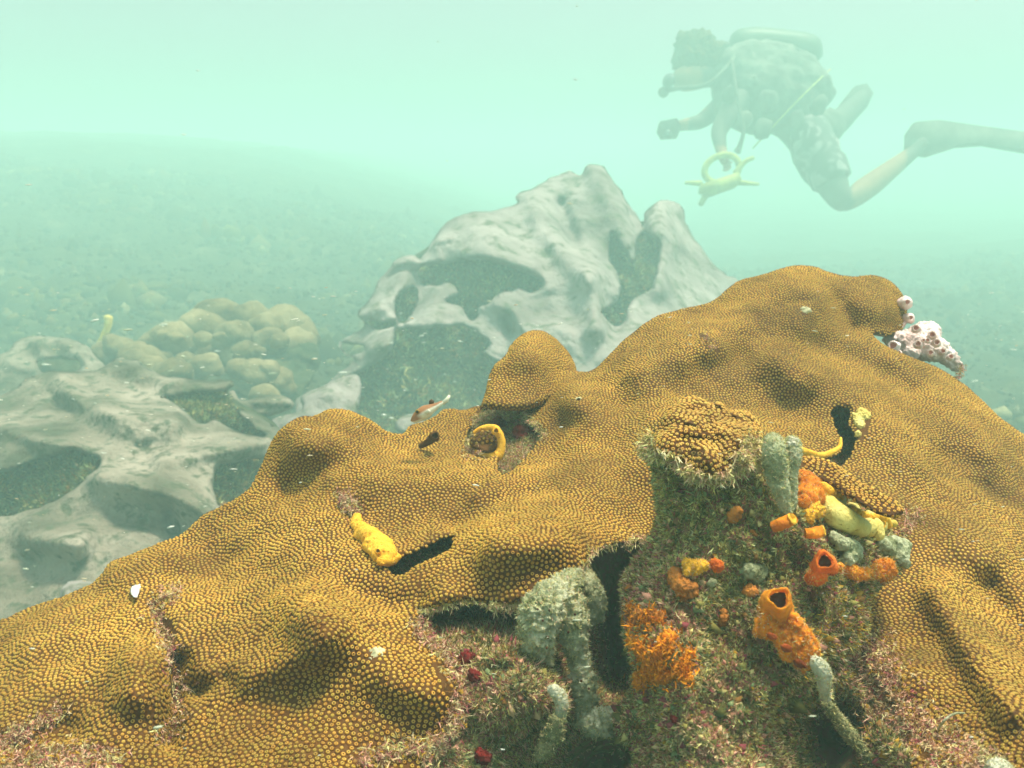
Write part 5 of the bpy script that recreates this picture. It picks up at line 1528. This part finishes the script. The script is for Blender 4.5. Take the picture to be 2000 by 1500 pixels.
# patterned shorts
m, nt, bb = new_mat("patterned_shorts")
gg = nt.nodes.new("ShaderNodeNewGeometry"); vo = nt.nodes.new("ShaderNodeTexNoise"); vo.inputs["Scale"].default_value = 9; vo.inputs["Detail"].default_value = 1.5; vo.inputs["Distortion"].default_value = 1.6
nt.links.new(gg.outputs["Position"], vo.inputs["Vector"])
rr_ = ramp(nt, vo.outputs[0], [(0.46, (0.10, 0.11, 0.10)), (0.60, (0.40, 0.38, 0.37))])
nt.links.new(rr_.outputs[0], bb.inputs["Base Color"])
tube("shorts", [(1572, 250, 4.24, 40), (1588, 285, 4.2, 44), (1606, 320, 4.16, 43), (1625, 355, 4.13, 38)], m, diver, 18, 0.05, 3)
tube("shorts_leg", [(1582, 258, 4.40, 38), (1605, 252, 4.43, 36), (1625, 242, 4.47, 31)], M_GEAR, diver, 16, 0.05, 3)
# fins
prism("fin", [(1768, 300, 4.22), (1770, 262, 4.22), (1785, 240, 4.22), (1830, 236, 4.24), (1900, 246, 4.28), (1990, 258, 4.32), (2110, 268, 4.36), (2112, 316, 4.36), (2000, 298, 4.32), (1920, 284, 4.28), (1860, 288, 4.24), (1810, 306, 4.22)], 0.035, M_GEAR, diver)
prism("fin", [(1640, 205, 4.6), (1668, 170, 4.6), (1690, 166, 4.6), (1702, 185, 4.6), (1690, 212, 4.6), (1655, 250, 4.6), (1632, 240, 4.6)], 0.06, M_GEAR, diver)
# the yellow frame in the diver's hands
fr_ = empty("sampling_frame", P(1415, 345, 3.95), "yellow plastic frame with a round loop and pointed arms held below the diver", "frame")
lp = [(1410 + 34 * math.cos(a_), 330 + 27 * math.sin(a_) - 0.15 * 34 * math.cos(a_), 3.93, 6.5) for a_ in np.linspace(0, 2 * PI, 13)]
tube("loop", lp, M_YELP, fr_, 8, 0, 0)
prism("plate", [(1368, 362, 3.90), (1440, 338, 3.90), (1446, 352, 3.90), (1436, 366, 3.90), (1385, 384, 3.90), (1366, 376, 3.90)], 0.06, M_YELP, fr_)
tube("arm", [(1338, 357, 3.9, 3), (1370, 358, 3.9, 6)], M_YELP, fr_, 8, 0, 0)
tube("arm", [(1440, 356, 3.9, 6), (1482, 360, 3.9, 3)], M_YELP, fr_, 8, 0, 0)
tube("arm", [(1436, 338, 3.92, 6), (1455, 316, 3.92, 5), (1472, 308, 3.92, 4)], M_YELP, fr_, 8, 0, 0)
tube("arm", [(1380, 378, 3.92, 7), (1368, 400, 3.92, 5)], M_YELP, fr_, 8, 0, 0)
cm = empty("underwater_camera", P(1300, 250, 4.3), "dark compact camera held out in the diver's other hand", "camera")
prism("housing", [(1288, 240, 4.3), (1320, 234, 4.3), (1328, 250, 4.3), (1322, 268, 4.3), (1292, 270, 4.3), (1284, 256, 4.3)], 0.07, M_GEAR, cm)
blob("lens", P(1305, 262, 4.24), S(9, 4.2), M_LENS, cm, n=2, a=0)
